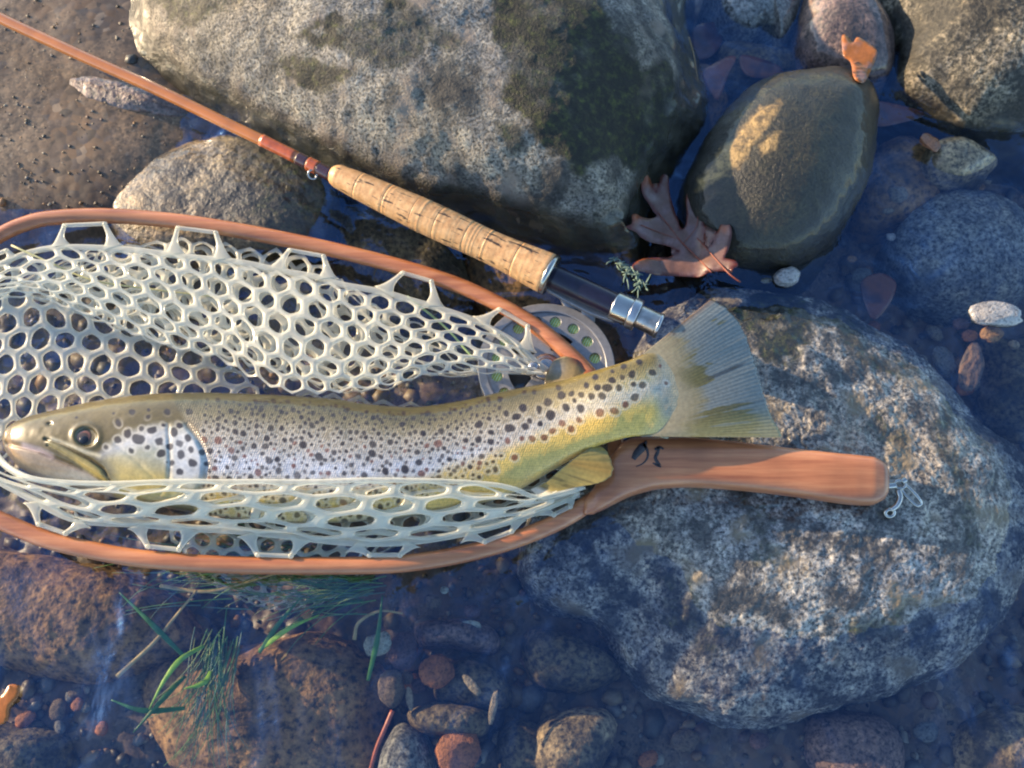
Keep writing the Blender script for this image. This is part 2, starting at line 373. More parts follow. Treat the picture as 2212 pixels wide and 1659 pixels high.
# ------------------------------------------------------------------ rocks
def rock(outline, zref, zt, zbot, mat, label, cat='rock', p=3., q=1.7, amp=.004, nsc=14., seg=230, rings=95, skirt=16, seed=0, center=None, hfn=None, mask=None, name='rock', group=None, fine=.0012, flare=1.05):
    Op = at([a for a, b in outline], [b for a, b in outline], zref)
    loop = catmull(Op, seg, True)
    c = loop.mean(0) if center is None else at(center[0], center[1], zref)
    loop = loop + (fbm(loop, 45, 3, seed+5)*.0025)[:, None]*(loop-c)/np.linalg.norm(loop-c, axis=1)[:, None]
    t_ = np.linspace(0, 1, rings)**.8
    zz = zref+(zt-zref)*np.clip(1-t_**p, 0, 1)**(1/q)
    V = c[None, None]+(loop-c)[None]*t_[:, None, None]; V[..., 2] = zz[:, None]
    k = np.linspace(0, 1, skirt+1)[1:]
    Sk = c[None, None]+(loop-c)[None]*(1+(flare-1)*np.sin(k*np.pi*.6))[:, None, None]; Sk[..., 2] = (zref+(zbot-zref)*k)[:, None]
    V = np.concatenate([V, Sk], 0)
    qx, qy = proj(V)
    if hfn is not None: V[..., 2] += hfn(qx, qy, V)
    D = (V-c); D[..., 2] += .35*abs(zt-zref)+.01; D /= np.linalg.norm(D, axis=-1)[..., None]
    sd_ = 100+seed*13
    d = amp*fbm(V, nsc, 4, sd_) + fine*fbm(V, 110, 4, sd_+50, .6)
    V = V+D*d[..., None]
    V[0] = V[0].mean(0)
    qx, qy = proj(V)
    col = np.zeros((V.shape[0]*V.shape[1], 3))
    if mask is not None: col[:, 0] = mask(qx, qy, V).ravel()
    o = mk(name, V.reshape(-1, 3), gridfaces(V.shape[0], seg, cv=True), mat, col=col, loc=(c[0], c[1], zbot))
    set_props(o, label, cat, group); return o

# large granite boulder, upper middle
moss_poly = [(1076, -40), (1084, 135), (1133, 236), (1183, 320), (1268, 392), (1290, 350), (1325, 335), (1405, 385), (1440, 375), (1480, 300), (1500, 215), (1440, 120), (1390, 150), (1378, 100), (1335, 67), (1285, -40)]
def big_mask(x, y, V):
    n = fbm(V, 42, 6, 5, .62)*62
    a = polymask(x+n, y-n*.7, moss_poly, 10)*np.clip(1.05+.7*fbm(V, 70, 4, 44), 0, 1)
    dark = polymask(x+n, y+n, [(750, 20), (860, 0), (970, 60), (1010, 95), (965, 110), (930, 100), (880, 118), (700, 120), (640, 90)], 9)*.95
    dark = np.maximum(dark, polymask(x+n, y-n, [(600, 120), (700, 100), (780, 150), (700, 190), (620, 170)], 9)*.9)
    dark = np.maximum(dark, polymask(x+n, y-n, [(330, 0), (400, -40), (560, -40), (500, 30), (400, 60)], 9)*.8)
    low = sstep(.036, .014, V[..., 2]+.010*fbm(V, 22, 4, 8))*.9*sstep(350, 520, x)
    sp = polymask(x+n*.5, y+n*.4, [(1075, 270), (1130, 275), (1135, 320), (1100, 335)], 8)*.8
    return np.maximum.reduce([a, dark*(.85+.15*np.sign(n)), low, sp])
def big_h(x, y, V):
    f = sstep(-.005, .03, V[..., 2])
    right = np.clip((x-1080-(y-0)*.45)/420, 0, 1)           # mossy face falls away to the right
    left = np.clip((430-x)/200, 0, 1)
    return f*(-.016*right**2 - .020*left)
rock([(247, 20), (258, 85), (300, 140), (395, 205), (470, 262), (580, 322), (700, 376), (840, 440), (960, 478), (1080, 508), (1200, 540), (1310, 556), (1375, 545), (1398, 500), (1415, 430), (1470, 340), (1518, 270), (1528, 210), (1505, 130), (1485, 40), (1470, -120), (1200, -330), (700, -380), (330, -260), (255, -100)],
     -.002, .072, -.06, M_granite, 'large grey granite boulder with a dark mossy face behind the fishing rod', 'boulder', p=4.8, q=1.35, amp=.008, nsc=11, seg=520, rings=230, seed=1, center=(850, 60), hfn=big_h, mask=big_mask, name='boulder')
# round olive stone
vein = [(1690, 220), (1640, 232), (1600, 280), (1560, 330), (1515, 385), (1500, 412), (1535, 402), (1580, 372), (1620, 330), (1650, 285)]
vein2 = [(1690, 284), (1668, 290), (1640, 315), (1646, 338), (1672, 318)]
rock([(1715, 168), (1800, 166), (1868, 190), (1893, 240), (1890, 330), (1866, 410), (1832, 480), (1780, 538), (1700, 572), (1620, 574), (1556, 556), (1500, 500), (1474, 430), (1490, 360), (1540, 280), (1600, 210), (1650, 182)],
     .004, .046, -.06, M_olive, 'smooth dark olive river stone with an ochre streak beside the boulder', 'stone', p=2.2, q=2.0, amp=.002, nsc=18, seg=300, rings=140, seed=2, name='river_stone', fine=.0004,
     mask=lambda x, y, V: np.clip(polymask(x+fbm(V, 150, 3, 3)*14, y+fbm(V, 150, 3, 4)*14, vein, 5)+polymask(x+fbm(V, 150, 3, 3)*14, y, vein2, 5), 0, 1)*.9)
rock([(1541, -60), (1550, 10), (1568, 46), (1620, 70), (1665, 60), (1690, 95), (1722, 40), (1735, -60), (1640, -120)], -.004, .016, -.07, M_bluestone, 'wet blue grey stone at the top edge right of the boulder', 'stone', seed=3, p=2.5, amp=.002, seg=160, rings=60, name='river_stone')
rock([(1733, -20), (1722, 60), (1720, 95), (1744, 134), (1801, 166), (1862, 174), (1918, 165), (1934, 118), (1915, 66), (1868, 0), (1850, -80), (1760, -90)], -.003, .026, -.07, M_purplestone, 'smooth brownish purple stone carrying an orange leaf', 'stone', seed=4, p=2.3, q=1.9, amp=.002, seg=200, rings=80, name='river_stone', fine=.0003)
rock([(1900, -80), (1885, 20), (1930, 105), (1938, 180), (1998, 232), (2062, 280), (2150, 296), (2250, 300), (2420, 300), (2450, -200), (2150, -260)], -.004, .050, -.07, M_granite_tr, 'speckled brown granite boulder in the top right corner', 'boulder', seed=5, p=3, q=1.5, amp=.005, seg=320, rings=140, name='boulder', center=(2180, 60))
rock([(1945, 480), (2010, 428), (2090, 412), (2180, 440), (2245, 520), (2230, 620), (2150, 652), (2050, 642), (1980, 604), (1940, 540)], -.022, -.004, -.09, M_bluestone, 'blue grey rock lying under water at the right edge', 'rock', seed=6, p=2.6, amp=.003, seg=200, rings=80)
rock([(2008, 322), (2062, 306), (2118, 330), (2156, 357), (2110, 384), (2047, 394), (2000, 370)], -.008, .007, -.09, M_tanrock, 'small tan granite rock poking out below the top right boulder', 'rock', seed=7, seg=120, rings=50, amp=.002)
rock([(1890, 330), (1960, 300), (2020, 350), (2050, 400), (1990, 470), (1900, 480), (1860, 430)], -.03, -.012, -.09, M_brownstone, 'brown submerged stone right of the olive stone', 'stone', seed=71, seg=120, rings=50, amp=.003, name='river_stone')
rock([(232, 445), (270, 388), (340, 335), (430, 302), (520, 292), (640, 335), (700, 385), (722, 440), (690, 500), (640, 545), (400, 560), (260, 520)], -.006, .009, -.05, M_tanrock, 'tan granite rock between the rod and the net hoop', 'rock', seed=8, p=3.2, amp=.004, seg=260, rings=110,
     mask=lambda x, y, V: np.clip(sstep(430, 600, x+fbm(V, 40, 3, 2)*90), 0, .8))
rock([(770, 430), (900, 465), (990, 545), (1015, 640), (940, 700), (800, 690), (730, 600), (720, 500)], -.035, -.014, -.08, M_darkstone, 'dark submerged rock under the cork grip', 'rock', seed=9, amp=.003, seg=180, rings=70)
rock([(1010, 480), (1120, 540), (1200, 600), (1180, 680), (1080, 690), (1000, 600)], -.045, -.028, -.08, M_brownstone, 'brown submerged stone behind the reel', 'rock', seed=10, amp=.003, seg=140, rings=60)
def br_mask(x, y, V):
    n = fbm(V, 55, 5, 5, .6)*75; n2_ = fbm(V, 48, 5, 15, .6)*75
    a = polymask(x+n, y+n2_, [(1490, 630), (1620, 620), (1740, 645), (1770, 700), (1720, 740), (1690, 800), (1640, 770), (1590, 690)], 10)
    out_ = a*1.3
    for pl, w_ in (([(1780, 690), (1850, 740), (1930, 790), (1990, 830)], 26), ([(2050, 900), (2060, 1000), (2090, 1100), (2100, 1180)], 30), ([(1440, 1290), (1490, 1350), (1560, 1400)], 34), ([(1620, 1080), (1660, 1130), (1640, 1200)], 26), ([(1880, 930), (1930, 960)], 26), ([(1850, 1350), (1930, 1360)], 30)):
        out_ = np.maximum(out_, sstep(w_, w_*.55, dseg(x+n, y+n2_, pl))*.9)
    return np.clip(out_*(.75+.5*fbm(V, 160, 3, 6)), 0, 1)
rock([(1440, 665), (1520, 632), (1610, 622), (1710, 640), (1830, 680), (1950, 742), (2050, 832), (2130, 920), (2205, 985), (2240, 1090), (2228, 1240), (2155, 1370), (2050, 1448), (1900, 1492), (1760, 1530), (1610, 1548), (1470, 1510), (1360, 1430), (1305, 1335), (1205, 1295), (1142, 1225), (1160, 1100), (1290, 950), (1375, 800), (1400, 715)],
     -.017, .0078, -.10, M_granite_low, 'broad speckled grey granite rock under the net handle and fish tail', 'boulder', seed=11, p=4.6, q=1.35, amp=.0042, nsc=20, seg=560, rings=260, center=(1800, 1000), mask=br_mask, name='boulder', fine=.0026,
     hfn=lambda x, y, V: -.012*np.exp(-((x-1390)/110)**2-((y-1350)/120)**2)-.007*sstep(1550, 1200, x)*sstep(1050, 1200, y)-.006*sstep(1250, 1480, y))
rock([(-120, 1190), (60, 1195), (220, 1225), (330, 1262), (400, 1320), (420, 1390), (330, 1442), (200, 1478), (60, 1450), (-120, 1400)], -.040, -.010, -.08, M_brownstone, 'brown pitted rock under water below the left end of the hoop', 'rock', seed=12, amp=.004, seg=260, rings=110)
rock([(330, 1440), (430, 1410), (560, 1395), (690, 1370), (780, 1400), (850, 1470), (850, 1560), (810, 1700), (520, 1740), (370, 1660), (310, 1540)], -.055, -.022, -.10, M_brownstone, 'large brown algae covered rock at the bottom edge', 'rock', seed=13, amp=.005, seg=260, rings=110)
rock([(1130, 1370), (1200, 1360), (1300, 1400), (1340, 1460), (1250, 1500), (1150, 1480)], -.05, -.028, -.1, M_darkstone, 'dark olive stone under water left of the broad granite rock', 'rock', seed=14, amp=.002, seg=140, rings=60)
rock([(1170, 1545), (1290, 1530), (1335, 1560), (1320, 1620), (1270, 1700), (1170, 1720), (1130, 1640)], -.05, -.022, -.1, M_tanrock, 'angular tan and grey stone at the bottom edge', 'rock', seed=15, amp=.004, seg=140, rings=60)
rock([(885, 1535), (960, 1515), (1040, 1530), (1065, 1555), (1040, 1595), (940, 1590), (890, 1570)], -.04, -.018, -.1, M_darkstone, 'flat dark green stone above the orange stone at the bottom', 'stone', seed=16, amp=.002, seg=140, rings=60, name='river_stone')
rock([(940, 1465), (1010, 1420), (1080, 1450), (1100, 1520), (1040, 1535), (950, 1520)], -.05, -.026, -.1, M_darkstone, 'dark stone wedged above the flat dark green stone', 'stone', seed=17, amp=.003, seg=140, rings=60, name='river_stone')
rock([(840, 1590), (875, 1560), (925, 1600), (940, 1700), (900, 1760), (820, 1750), (815, 1670)], -.04, -.016, -.1, M_bluestone, 'smooth blue stone at the bottom edge beside the red stem', 'stone', seed=18, amp=.001, seg=120, rings=50, name='river_stone', fine=.0003)
rock([(900, 1350), (960, 1335), (1040, 1345), (1080, 1380), (1060, 1410), (980, 1400), (910, 1395)], -.045, -.026, -.1, M_purplestone, 'pinkish oblong stone under water below the hoop', 'stone', seed=19, amp=.001, seg=120, rings=50, name='river_stone', fine=.0003)
rock([(1750, 1545), (1850, 1535), (1920, 1560), (1950, 1620), (1930, 1720), (1800, 1720), (1740, 1640)], -.06, -.036, -.1, M_purplestone, 'pinkish brown slab under water at the bottom right', 'stone', seed=20, amp=.002, seg=120, rings=50, name='river_stone')
rock([(2080, 1560), (2180, 1520), (2300, 1540), (2320, 1700), (2120, 1720), (2060, 1640)], -.06, -.034, -.1, M_tanrock, 'tan rock under water in the bottom right corner', 'rock', seed=21, amp=.003, seg=140, rings=60)
rock([(110, 180), (210, 175), (330, 205), (410, 232), (400, 262), (300, 262), (180, 240)], -.004, .010, -.05, M_purplestone, 'flat purplish stone under shallow water behind the rod shaft', 'stone', seed=22, amp=.0015, seg=140, rings=60, name='river_stone')
rock([(20, 350), (90, 300), (180, 310), (230, 360), (180, 430), (70, 440), (0, 400)], -.012, .0005, -.05, M_brownstone, 'flat brown stone bedded in the wet sand left of the tan rock', 'stone', seed=23, amp=.0015, seg=140, rings=60, name='river_stone')
rock([(1080, 1590), (1130, 1560), (1190, 1600), (1180, 1700), (1090, 1720)], -.05, -.03, -.1, M_darkstone, 'dark narrow stone between two bottom edge stones', 'stone', seed=24, seg=100, rings=40, name='river_stone', amp=.002)
rock([(-80, 1540), (40, 1560), (150, 1590), (160, 1700), (-80, 1720)], -.045, -.02, -.1, M_darkstone, 'dark stone in the bottom left corner', 'stone', seed=25, seg=120, rings=50, name='river_stone', amp=.003)
rock([(2060, 700), (2150, 740), (2280, 720), (2300, 900), (2200, 960), (2120, 900), (2110, 800)], -.06, -.036, -.1, M_darkstone, 'dark stone under water beneath the striped stone', 'stone', seed=26, seg=120, rings=50, name='river_stone', amp=.003)

rock([(1555, 95), (1640, 110), (1720, 120), (1740, 160), (1680, 175), (1600, 205), (1560, 190)], -.024, -.008, -.09, M_darkstone, 'dark brown stone under water above the olive stone', 'stone', seed=27, seg=120, rings=50, name='river_stone', amp=.003)
rock([(1480, 160), (1540, 150), (1570, 220), (1540, 290), (1500, 320), (1470, 260)], -.03, -.012, -.09, M_brownstone, 'brown stone under water in the gap between boulder and olive stone', 'stone', seed=28, seg=120, rings=50, name='river_stone', amp=.003)
# single pebbles
def ico(sub=2):
    import bmesh
    bm = bmesh.new(); bmesh.ops.create_icosphere(bm, subdivisions=sub, radius=1)
    V = np.array([v.co[:] for v in bm.verts]); F = np.array([[v.index for v in f.verts] for f in bm.faces]); bm.free(); return V, F
ICO4, ICF4 = ico(4); ICO3, ICF3 = ico(3); ICO1, ICF1 = ico(1)
def pebble(px, py, rx, ry, ang, key, col, z, label, seed, flat=.55, boxy=1.0, group=None, stripes=None):
    I_, IF_ = (ICO4, ICF4) if seed < 600 else (ICO3, ICF3); V = I_.copy(); V = np.sign(V)*np.abs(V)**boxy
    V *= (1+.22*fbm(I_, 1.3, 3, seed) + .05*fbm(I_, 5, 2, seed))[:, None]
    a, b = rx*MPP, ry*MPP; V = V*np.array([a, b, min(a, b)*flat])
    c_, s_ = math.cos(ang), math.sin(ang); V = V@np.array([[c_, s_, 0], [-s_, c_, 0], [0, 0, 1]])
    c = at(px, py, z)
    o = mk('pebble', V+c, IF_, pebmat(key, col, stripes), loc=c-np.array([0, 0, min(a, b)*flat])); set_props(o, label, 'pebble', group)
pebs = [
 (2150, 677, 56, 27, -.05, 'white', (.42, .40, .38), .001, 'pale grey oblong stone standing out at the right edge', .55, .75),
 (2142, 722, 24, 18, .1, 'tan', (.40, .22, .09), -.006, 'rounded orange tan pebble touching the pale oblong stone', .7, .9),
 (2098, 792, 26, 56, -.35, 'striped', (.13, .10, .085), -.014, 'striped brown oblong pebble below the orange tan one', .5, .9),
 (2040, 780, 26, 34, .2, 'grey', (.13, .13, .12), -.02, 'round grey pebble left of the striped one', .5, 1.),
 (1700, 598, 28, 22, .3, 'white', (.42, .40, .38), .003, 'small white speckled pebble below the olive stone', .7, .85),
 (1655, 606, 14, 7, .1, 'grey', (.13, .13, .12), .0, 'tiny grey pebble left of the white speckled one', .5, 1.),
 (2010, 308, 26, 17, -.7, 'rust', (.34, .13, .05), .007, 'rust red chip lying against the small tan granite rock', .5, .8),
 (1940, 420, 22, 20, .2, 'sand', (.30, .24, .16), -.014, 'pale tan pebble in shallow water right of the olive stone', .6, .8),
 (1925, 512, 11, 9, 0, 'white', (.42, .40, .38), -.02, 'tiny white pebble under water right of the olive stone', .6, .8),
 (1920, 455, 15, 8, .2, 'sand', (.30, .24, .16), -.02, 'flat sand coloured chip above the tiny white pebble', .6, .8),
 (1840, 560, 12, 9, 0, 'tan', (.40, .22, .09), -.03, 'small orange pebble under water below the olive stone', .6, 1.),
 (1860, 595, 26, 17, .3, 'grey', (.13, .13, .12), -.03, 'mottled grey pebble under water above the broad granite rock', .6, .9),
 (2075, 700, 18, 14, .1, 'purple', (.15, .085, .075), -.022, 'dull purple pebble left of the pale oblong stone', .6, .9),
 (2095, 725, 17, 14, .3, 'rust', (.34, .13, .05), -.02, 'rust pebble left of the rounded orange tan one', .6, .9),
 (2190, 745, 12, 11, .3, 'sand', (.30, .24, .16), -.02, 'sand pebble at the right edge beside the striped one', .6, .9),
 (817, 1391, 27, 21, .3, 'pale', (.33, .34, .27), -.016, 'pale greenish pebble below the hoop', .6, .75),
 (870, 1405, 30, 36, .1, 'purple', (.15, .085, .075), -.028, 'dull reddish round pebble right of the pale greenish one', .6, 1.),
 (845, 1490, 26, 38, .15, 'brown', (.13, .10, .07), -.024, 'grey brown egg shaped pebble above the red stem', .6, 1.),
 (942, 1450, 34, 32, .6, 'rust', (.34, .13, .05), -.026, 'orange brown pebble above the dark wedged stone', .6, .85),
 (990, 1625, 46, 40, .2, 'rust', (.34, .13, .05), -.026, 'orange rust stone at the bottom edge', .6, .85),
 (880, 1465, 12, 12, .2, 'brown', (.13, .10, .07), -.03, 'tiny brown pebble beside the egg shaped one', .6, .9),
 (905, 1480, 16, 16, .2, 'purple', (.15, .085, .075), -.034, 'small reddish pebble below the orange brown one', .6, .9),
 (885, 1510, 7, 22, .15, 'sand', (.30, .24, .16), -.024, 'thin yellow chip left of the flat dark green stone', .6, .9),
 (1020, 1480, 9, 26, .7, 'sand', (.30, .24, .16), -.018, 'slanted tan chip on the dark wedged stone', .6, .9),
 (1065, 1530, 7, 34, -.2, 'sand', (.30, .24, .16), -.018, 'long tan chip right of the flat dark green stone', .6, .9),
 (1010, 1355, 30, 14, .1, 'pale', (.33, .34, .27), -.03, 'pale flat chip on the pinkish oblong stone', .4, 1.),
 (935, 1300, 16, 14, 0, 'brown', (.13, .10, .07), -.03, 'brown pebble close below the hoop', .6, .9),
 (960, 1275, 9, 8, 0, 'pale', (.33, .34, .27), -.03, 'tiny pale pebble close below the hoop', .6, .9),
 (1020, 1320, 16, 14, 0, 'purple', (.15, .085, .075), -.034, 'small purple pebble above the pinkish oblong stone', .6, .9),
 (200, 42, 9, 9, 0, 'sand', (.30, .24, .16), -.012, 'tiny sand pebble in the top left shallow', .6, .9),
 (205, 245, 9, 9, 0, 'white', (.42, .40, .38), -.010, 'tiny white pebble just below the rod shaft', .6, .9),
 (110, 188, 12, 9, 0, 'sand', (.30, .24, .16), -.012, 'small sand pebble at the left under the rod shaft', .6, .9),
 (345, 248, 13, 10, 0, 'tan', (.40, .22, .09), -.010, 'small orange pebble beside the flat purplish stone', .6, .9),
 (60, 370, 20, 10, .1, 'tan', (.40, .22, .09), -.008, 'orange brown chip at the left edge above the hoop', .5, .9),
 (18, 250, 10, 9, .1, 'rust', (.34, .13, .05), -.012, 'small rust pebble at the left edge', .5, .9),
 (2000, 1580, 26, 20, .1, 'grey', (.13, .13, .12), -.05, 'grey pebble between the two bottom right stones', .5, .9),
 (1640, 1600, 20, 16, .1, 'purple', (.15, .085, .075), -.045, 'reddish pebble under water below the broad granite rock', .5, .9),
 (1480, 1600, 30, 22, .3, 'brown', (.13, .10, .07), -.05, 'brown pebble at the bottom below the broad granite rock', .5, .9),
 (1400, 1640, 22, 16, .3, 'rust', (.34, .13, .05), -.05, 'rust pebble at the bottom right of the angular stone', .5, .9),
]
for i, (px, py, rx, ry, a, key, col, z, lab, fl, bx) in enumerate(pebs):
    pebble(px, py, rx, ry, a, key, col, z, lab, 300+i, fl, bx, stripes=((.26, .15, .09), 60., .45) if key == 'striped' else None)

g_ = np.random.default_rng(21); k_ = 0; cnt = 0
pk = [('brown', (.13, .10, .07)), ('grey', (.13, .13, .12)), ('tan', (.40, .22, .09)), ('rust', (.34, .13, .05)), ('purple', (.15, .085, .075)), ('sand', (.30, .24, .16))]
regs = [((1880, 2200, 600, 1000), 26, 'one of many small wet pebbles lying under water along the right edge', 'pebbles under water along the right edge'),
        ((1820, 2200, 320, 620), 16, 'one of the small pebbles under shallow water right of the olive stone', 'pebbles right of the olive stone'),
        ((850, 1150, 1270, 1640), 12, 'one of the small mixed pebbles under water at the bottom centre', 'pebbles at the bottom centre'),
        ((0, 240, 1480, 1650), 14, 'one of the small pebbles under water in the bottom left corner', 'pebbles in the bottom left corner'),
        ((1500, 1740, 60, 250), 10, 'one of the dark wet pebbles between the boulder and the upper stones', 'pebbles between boulder and upper stones')]
ORD = ['leftmost', 'second', 'third', 'fourth', 'fifth', 'sixth', 'seventh', 'eighth', 'ninth', 'tenth', 'eleventh', 'twelfth']
for (x0_, x1_, y0_, y1_), n_, lab_, grp_ in regs:
    lst = []
    for q_ in range(n_):
        key_, c_ = pk[g_.choice(6, p=[.26, .22, .12, .12, .14, .14])]; lst.append([key_, c_, g_.uniform(x0_, x1_), g_.uniform(y0_, y1_), g_.uniform(7, 17), g_.uniform(.9, 1.5), g_.uniform(0, 3)])
    where = grp_.replace('pebbles ', '')
    for e_ in lst:
        k_ += 1; key_, c_, px_, py_, r_, asp, an_ = e_
        same = sorted(o_[2] for o_ in lst if o_[0] == key_); rk = same.index(px_)
        if len(same) == 1: lab2 = 'small %s pebble %s, the only %s one there' % (key_, where, key_)
        else: lab2 = 'small %s pebble %s, %s %s one from the left' % (key_, where, ORD[rk] if rk else 'first', key_)
        w_ = at(px_, py_, -.04); zq = float(bedz(w_[0], w_[1]))+r_*MPP*.3+.004
        pebble(px_, py_, r_*asp, r_, an_, key_, c_, zq, lab2, 600+k_, .6, .88, group=grp_)
# loose gravel: too many to count
def gravel(name, n, label, r0, r1, seed, reg=None):
    g = np.random.default_rng(seed)
    px = g.uniform(-150, 2350, n); py = g.uniform(-300, 1800, n)
    if reg is not None: k = reg(px, py, g); px, py = px[k], py[k]; n = len(px)
    r = r0*(r1/r0)**(g.random(n)**2.2)
    w0 = at(px, py, -.03); z = bedz(w0[:, 0], w0[:, 1])
    B = np.sign(ICO1)*np.abs(ICO1)**.85
    sc = g.uniform(.6, 1.3, (n, 3))*r[:, None]; sc[:, 2] *= .6
    V = B[None]*sc[:, None, :]*(1+.18*g.standard_normal((n, len(B), 1))*.6)
    a = g.uniform(0, 6.28, n); x = V[..., 0]*np.cos(a)[:, None]-V[..., 1]*np.sin(a)[:, None]; y = V[..., 0]*np.sin(a)[:, None]+V[..., 1]*np.cos(a)[:, None]
    V = np.stack([x+w0[:, 0:1], y+w0[:, 1:2], V[..., 2]+(z+r*.15)[:, None]], -1)
    F = (ICF1[None]+(np.arange(n)*len(B))[:, None, None]).reshape(-1, 3)
    pal = np.array([(.10, .075, .05), (.17, .12, .07), (.06, .055, .05), (.24, .13, .055), (.13, .12, .11), (.30, .26, .20), (.05, .04, .03), (.12, .075, .06), (.20, .15, .09)])
    c = 1.05*pal[g.choice(len(pal), n, p=[.2, .16, .16, .07, .13, .05, .11, .07, .05])]*g.uniform(.7, 1.2, (n, 1))
    o = mk(name, V.reshape(-1, 3), F, M_gravel, col=np.repeat(c, len(B), 0), loc=(0, 0, -.08)); set_props(o, label, 'gravel', kind='stuff')
M_gravel = vcolmat('gravel_stones', rough=.5)
gravel('gravel', 4600, 'mixed brown and grey gravel over the stream bed', .0016, .0075, 5, reg=lambda x, y, g: ~((x < 800) & (y < 620) & (g.random(len(x)) < .97)))
gravel('sand_grit', 9000, 'fine sandy grit in the shallow at the upper left', .0005, .0016, 6, reg=lambda x, y, g: (x < 750) & (y < 760))

# ================================================================== landing net
wood, t, N, L = newmat('varnished_wood')
tc = N('TexCoord'); mp = N('Mapping'); mp.inputs['Scale'].default_value = (12, 220, 220); L(tc.outputs['Object'], mp.inputs[0])
n1 = N('TexNoise', i_Scale=1., i_Detail=5.0, i_Roughness=.6); L(mp.outputs[0], n1.inputs[0])
r1 = ramp(t, [(.3, (.33, .10, .036)), (.5, (.49, .175, .068)), (.7, (.62, .26, .11))]); L(n1.outputs[0], r1.inputs[0])
n2 = N('TexNoise', i_Scale=30., i_Detail=4.0); L(tc.outputs['Object'], n2.inputs[0])
r2 = ramp(t, [(.35, (.8,)*3), (.65, (1.12,)*3)]); L(n2.outputs[0], r2.inputs[0])
c = mixn(t, r1.outputs[0], r2.outputs[0], 1., 'MULTIPLY')
bs = N('BsdfPrincipled', i_Roughness=.38); bs.inputs['Coat Weight'].default_value = .8; bs.inputs['Coat Roughness'].default_value = .22; L(c, bs.inputs['Base Color'])
b = N('Bump', i_Strength=.12, i_Distance=.0004); L(n1.outputs[0], b.inputs['Height']); L(b.outputs[0], bs.inputs['Normal'])
out(t, bs.outputs[0]); M_wood = wood
rub, t, N, L = newmat('clear_rubber')
bs = N('BsdfPrincipled', i_Roughness=.22); bs.inputs['Base Color'].default_value = (.93, .90, .78, 1); bs.inputs['Coat Weight'].default_value = .7; bs.inputs['Coat Roughness'].default_value = .08
tr = N('BsdfTranslucent'); tr.inputs[0].default_value = (.96, .93, .80, 1)
m1 = N('MixShader', i_0=.36); L(bs.outputs[0], m1.inputs[1]); L(tr.outputs[0], m1.inputs[2])
tp = N('BsdfTransparent'); tp.inputs[0].default_value = (.93, .94, .92, 1)
lw = N('LayerWeight', i_Blend=.35); mr = N('MapRange', i_3=.42, i_4=.96); L(lw.outputs['Facing'], mr.inputs[0])
m2 = N('MixShader'); L(mr.outputs[0], m2.inputs[0]); L(tp.outputs[0], m2.inputs[1]); L(m1.outputs[0], m2.inputs[2]); out(t, m2.outputs[0]); M_rub = rub

ZF = .016
net = thing('landing_net', at(1340, 1000, 0), 'wooden teardrop landing net with clear rubber mesh holding the trout', 'landing net')
hoop_c = [(1338, 1030), (1325, 930), (1306, 868), (1275, 812), (1220, 756), (1150, 700), (1050, 643), (950, 602), (800, 559), (600, 514), (400, 480), (230, 466), (110, 471), (50, 485), (0, 508), (-80, 556), (-170, 640), (-215, 760), (-220, 860), (-190, 970), (-110, 1062), (-50, 1100), (0, 1124), (100, 1165), (200, 1189), (300, 1206), (450, 1218), (600, 1222), (800, 1221), (900, 1214), (1000, 1197), (1100, 1170), (1200, 1130), (1270, 1088), (1335, 1040)]
hp = catmull(at([a for a, b_ in hoop_c], [b_ for a, b_ in hoop_c], ZF), 420)
V, F = sweep(hp, 17.5*MPP, 15*MPP, seg=20)
mk('hoop', V, F, M_wood, net)
# paddle handle
hx = [1262, 1290, 1320, 1345, 1380, 1430, 1500, 1600, 1700, 1800, 1860, 1890, 1908, 1917, 1921]
ht = [1082, 1042, 975, 948, 945, 945, 948, 958, 970, 981, 986, 991, 1002, 1018, 1036]
hb = [1112, 1110, 1092, 1078, 1064, 1053, 1051, 1058, 1069, 1084, 1092, 1090, 1080, 1066, 1050]
xx = np.concatenate([np.linspace(1262, 1880, 90), np.linspace(1884, 1921, 18)])
tt_ = np.interp(xx, hx, ht); bb_ = np.interp(xx, hx, hb)
ker = np.ones(7)/7
for _ in range(2):
    tt_[4:-8] = np.convolve(tt_, ker, 'same')[4:-8]; bb_[4:-8] = np.convolve(bb_, ker, 'same')[4:-8]
ZH = .019
top3 = at(xx, tt_, ZH); bot3 = at(xx, bb_, ZH); mid = (top3+bot3)/2; hw = np.linalg.norm(top3-bot3, axis=1)/2
th = np.minimum(.0085, hw*.95)*np.interp(xx, [1262, 1330, 1840, 1880, 1903, 1914, 1921], [.5, 1, .98, .93, .8, .62, .35])
a = np.linspace(0, 2*np.pi, 40, endpoint=False); ca, sa = np.cos(a), np.sin(a); pw_ = .62
ca = np.sign(ca)*np.abs(ca)**pw_; sa = np.sign(sa)*np.abs(sa)**pw_
V = mid[:, None]+(top3-mid)[:, None]*ca[None, :, None]; V[..., 2] += th[:, None]*sa[None]
Vh = V.reshape(-1, 3); Fh = gridfaces(len(xx), 40, cv=True)
n0 = len(Vh); Vh = np.vstack([Vh, mid[0], mid[-1]])
Fl = [tuple(f) for f in Fh]+[((j+1) % 40, j, n0) for j in range(40)]+[((len(xx)-1)*40+j, (len(xx)-1)*40+(j+1) % 40, n0+1) for j in range(40)]
handle = mk('handle', Vh, Fl, M_wood, net)
def handle_top(px, py):
    return ZH+np.interp(px, xx, th)
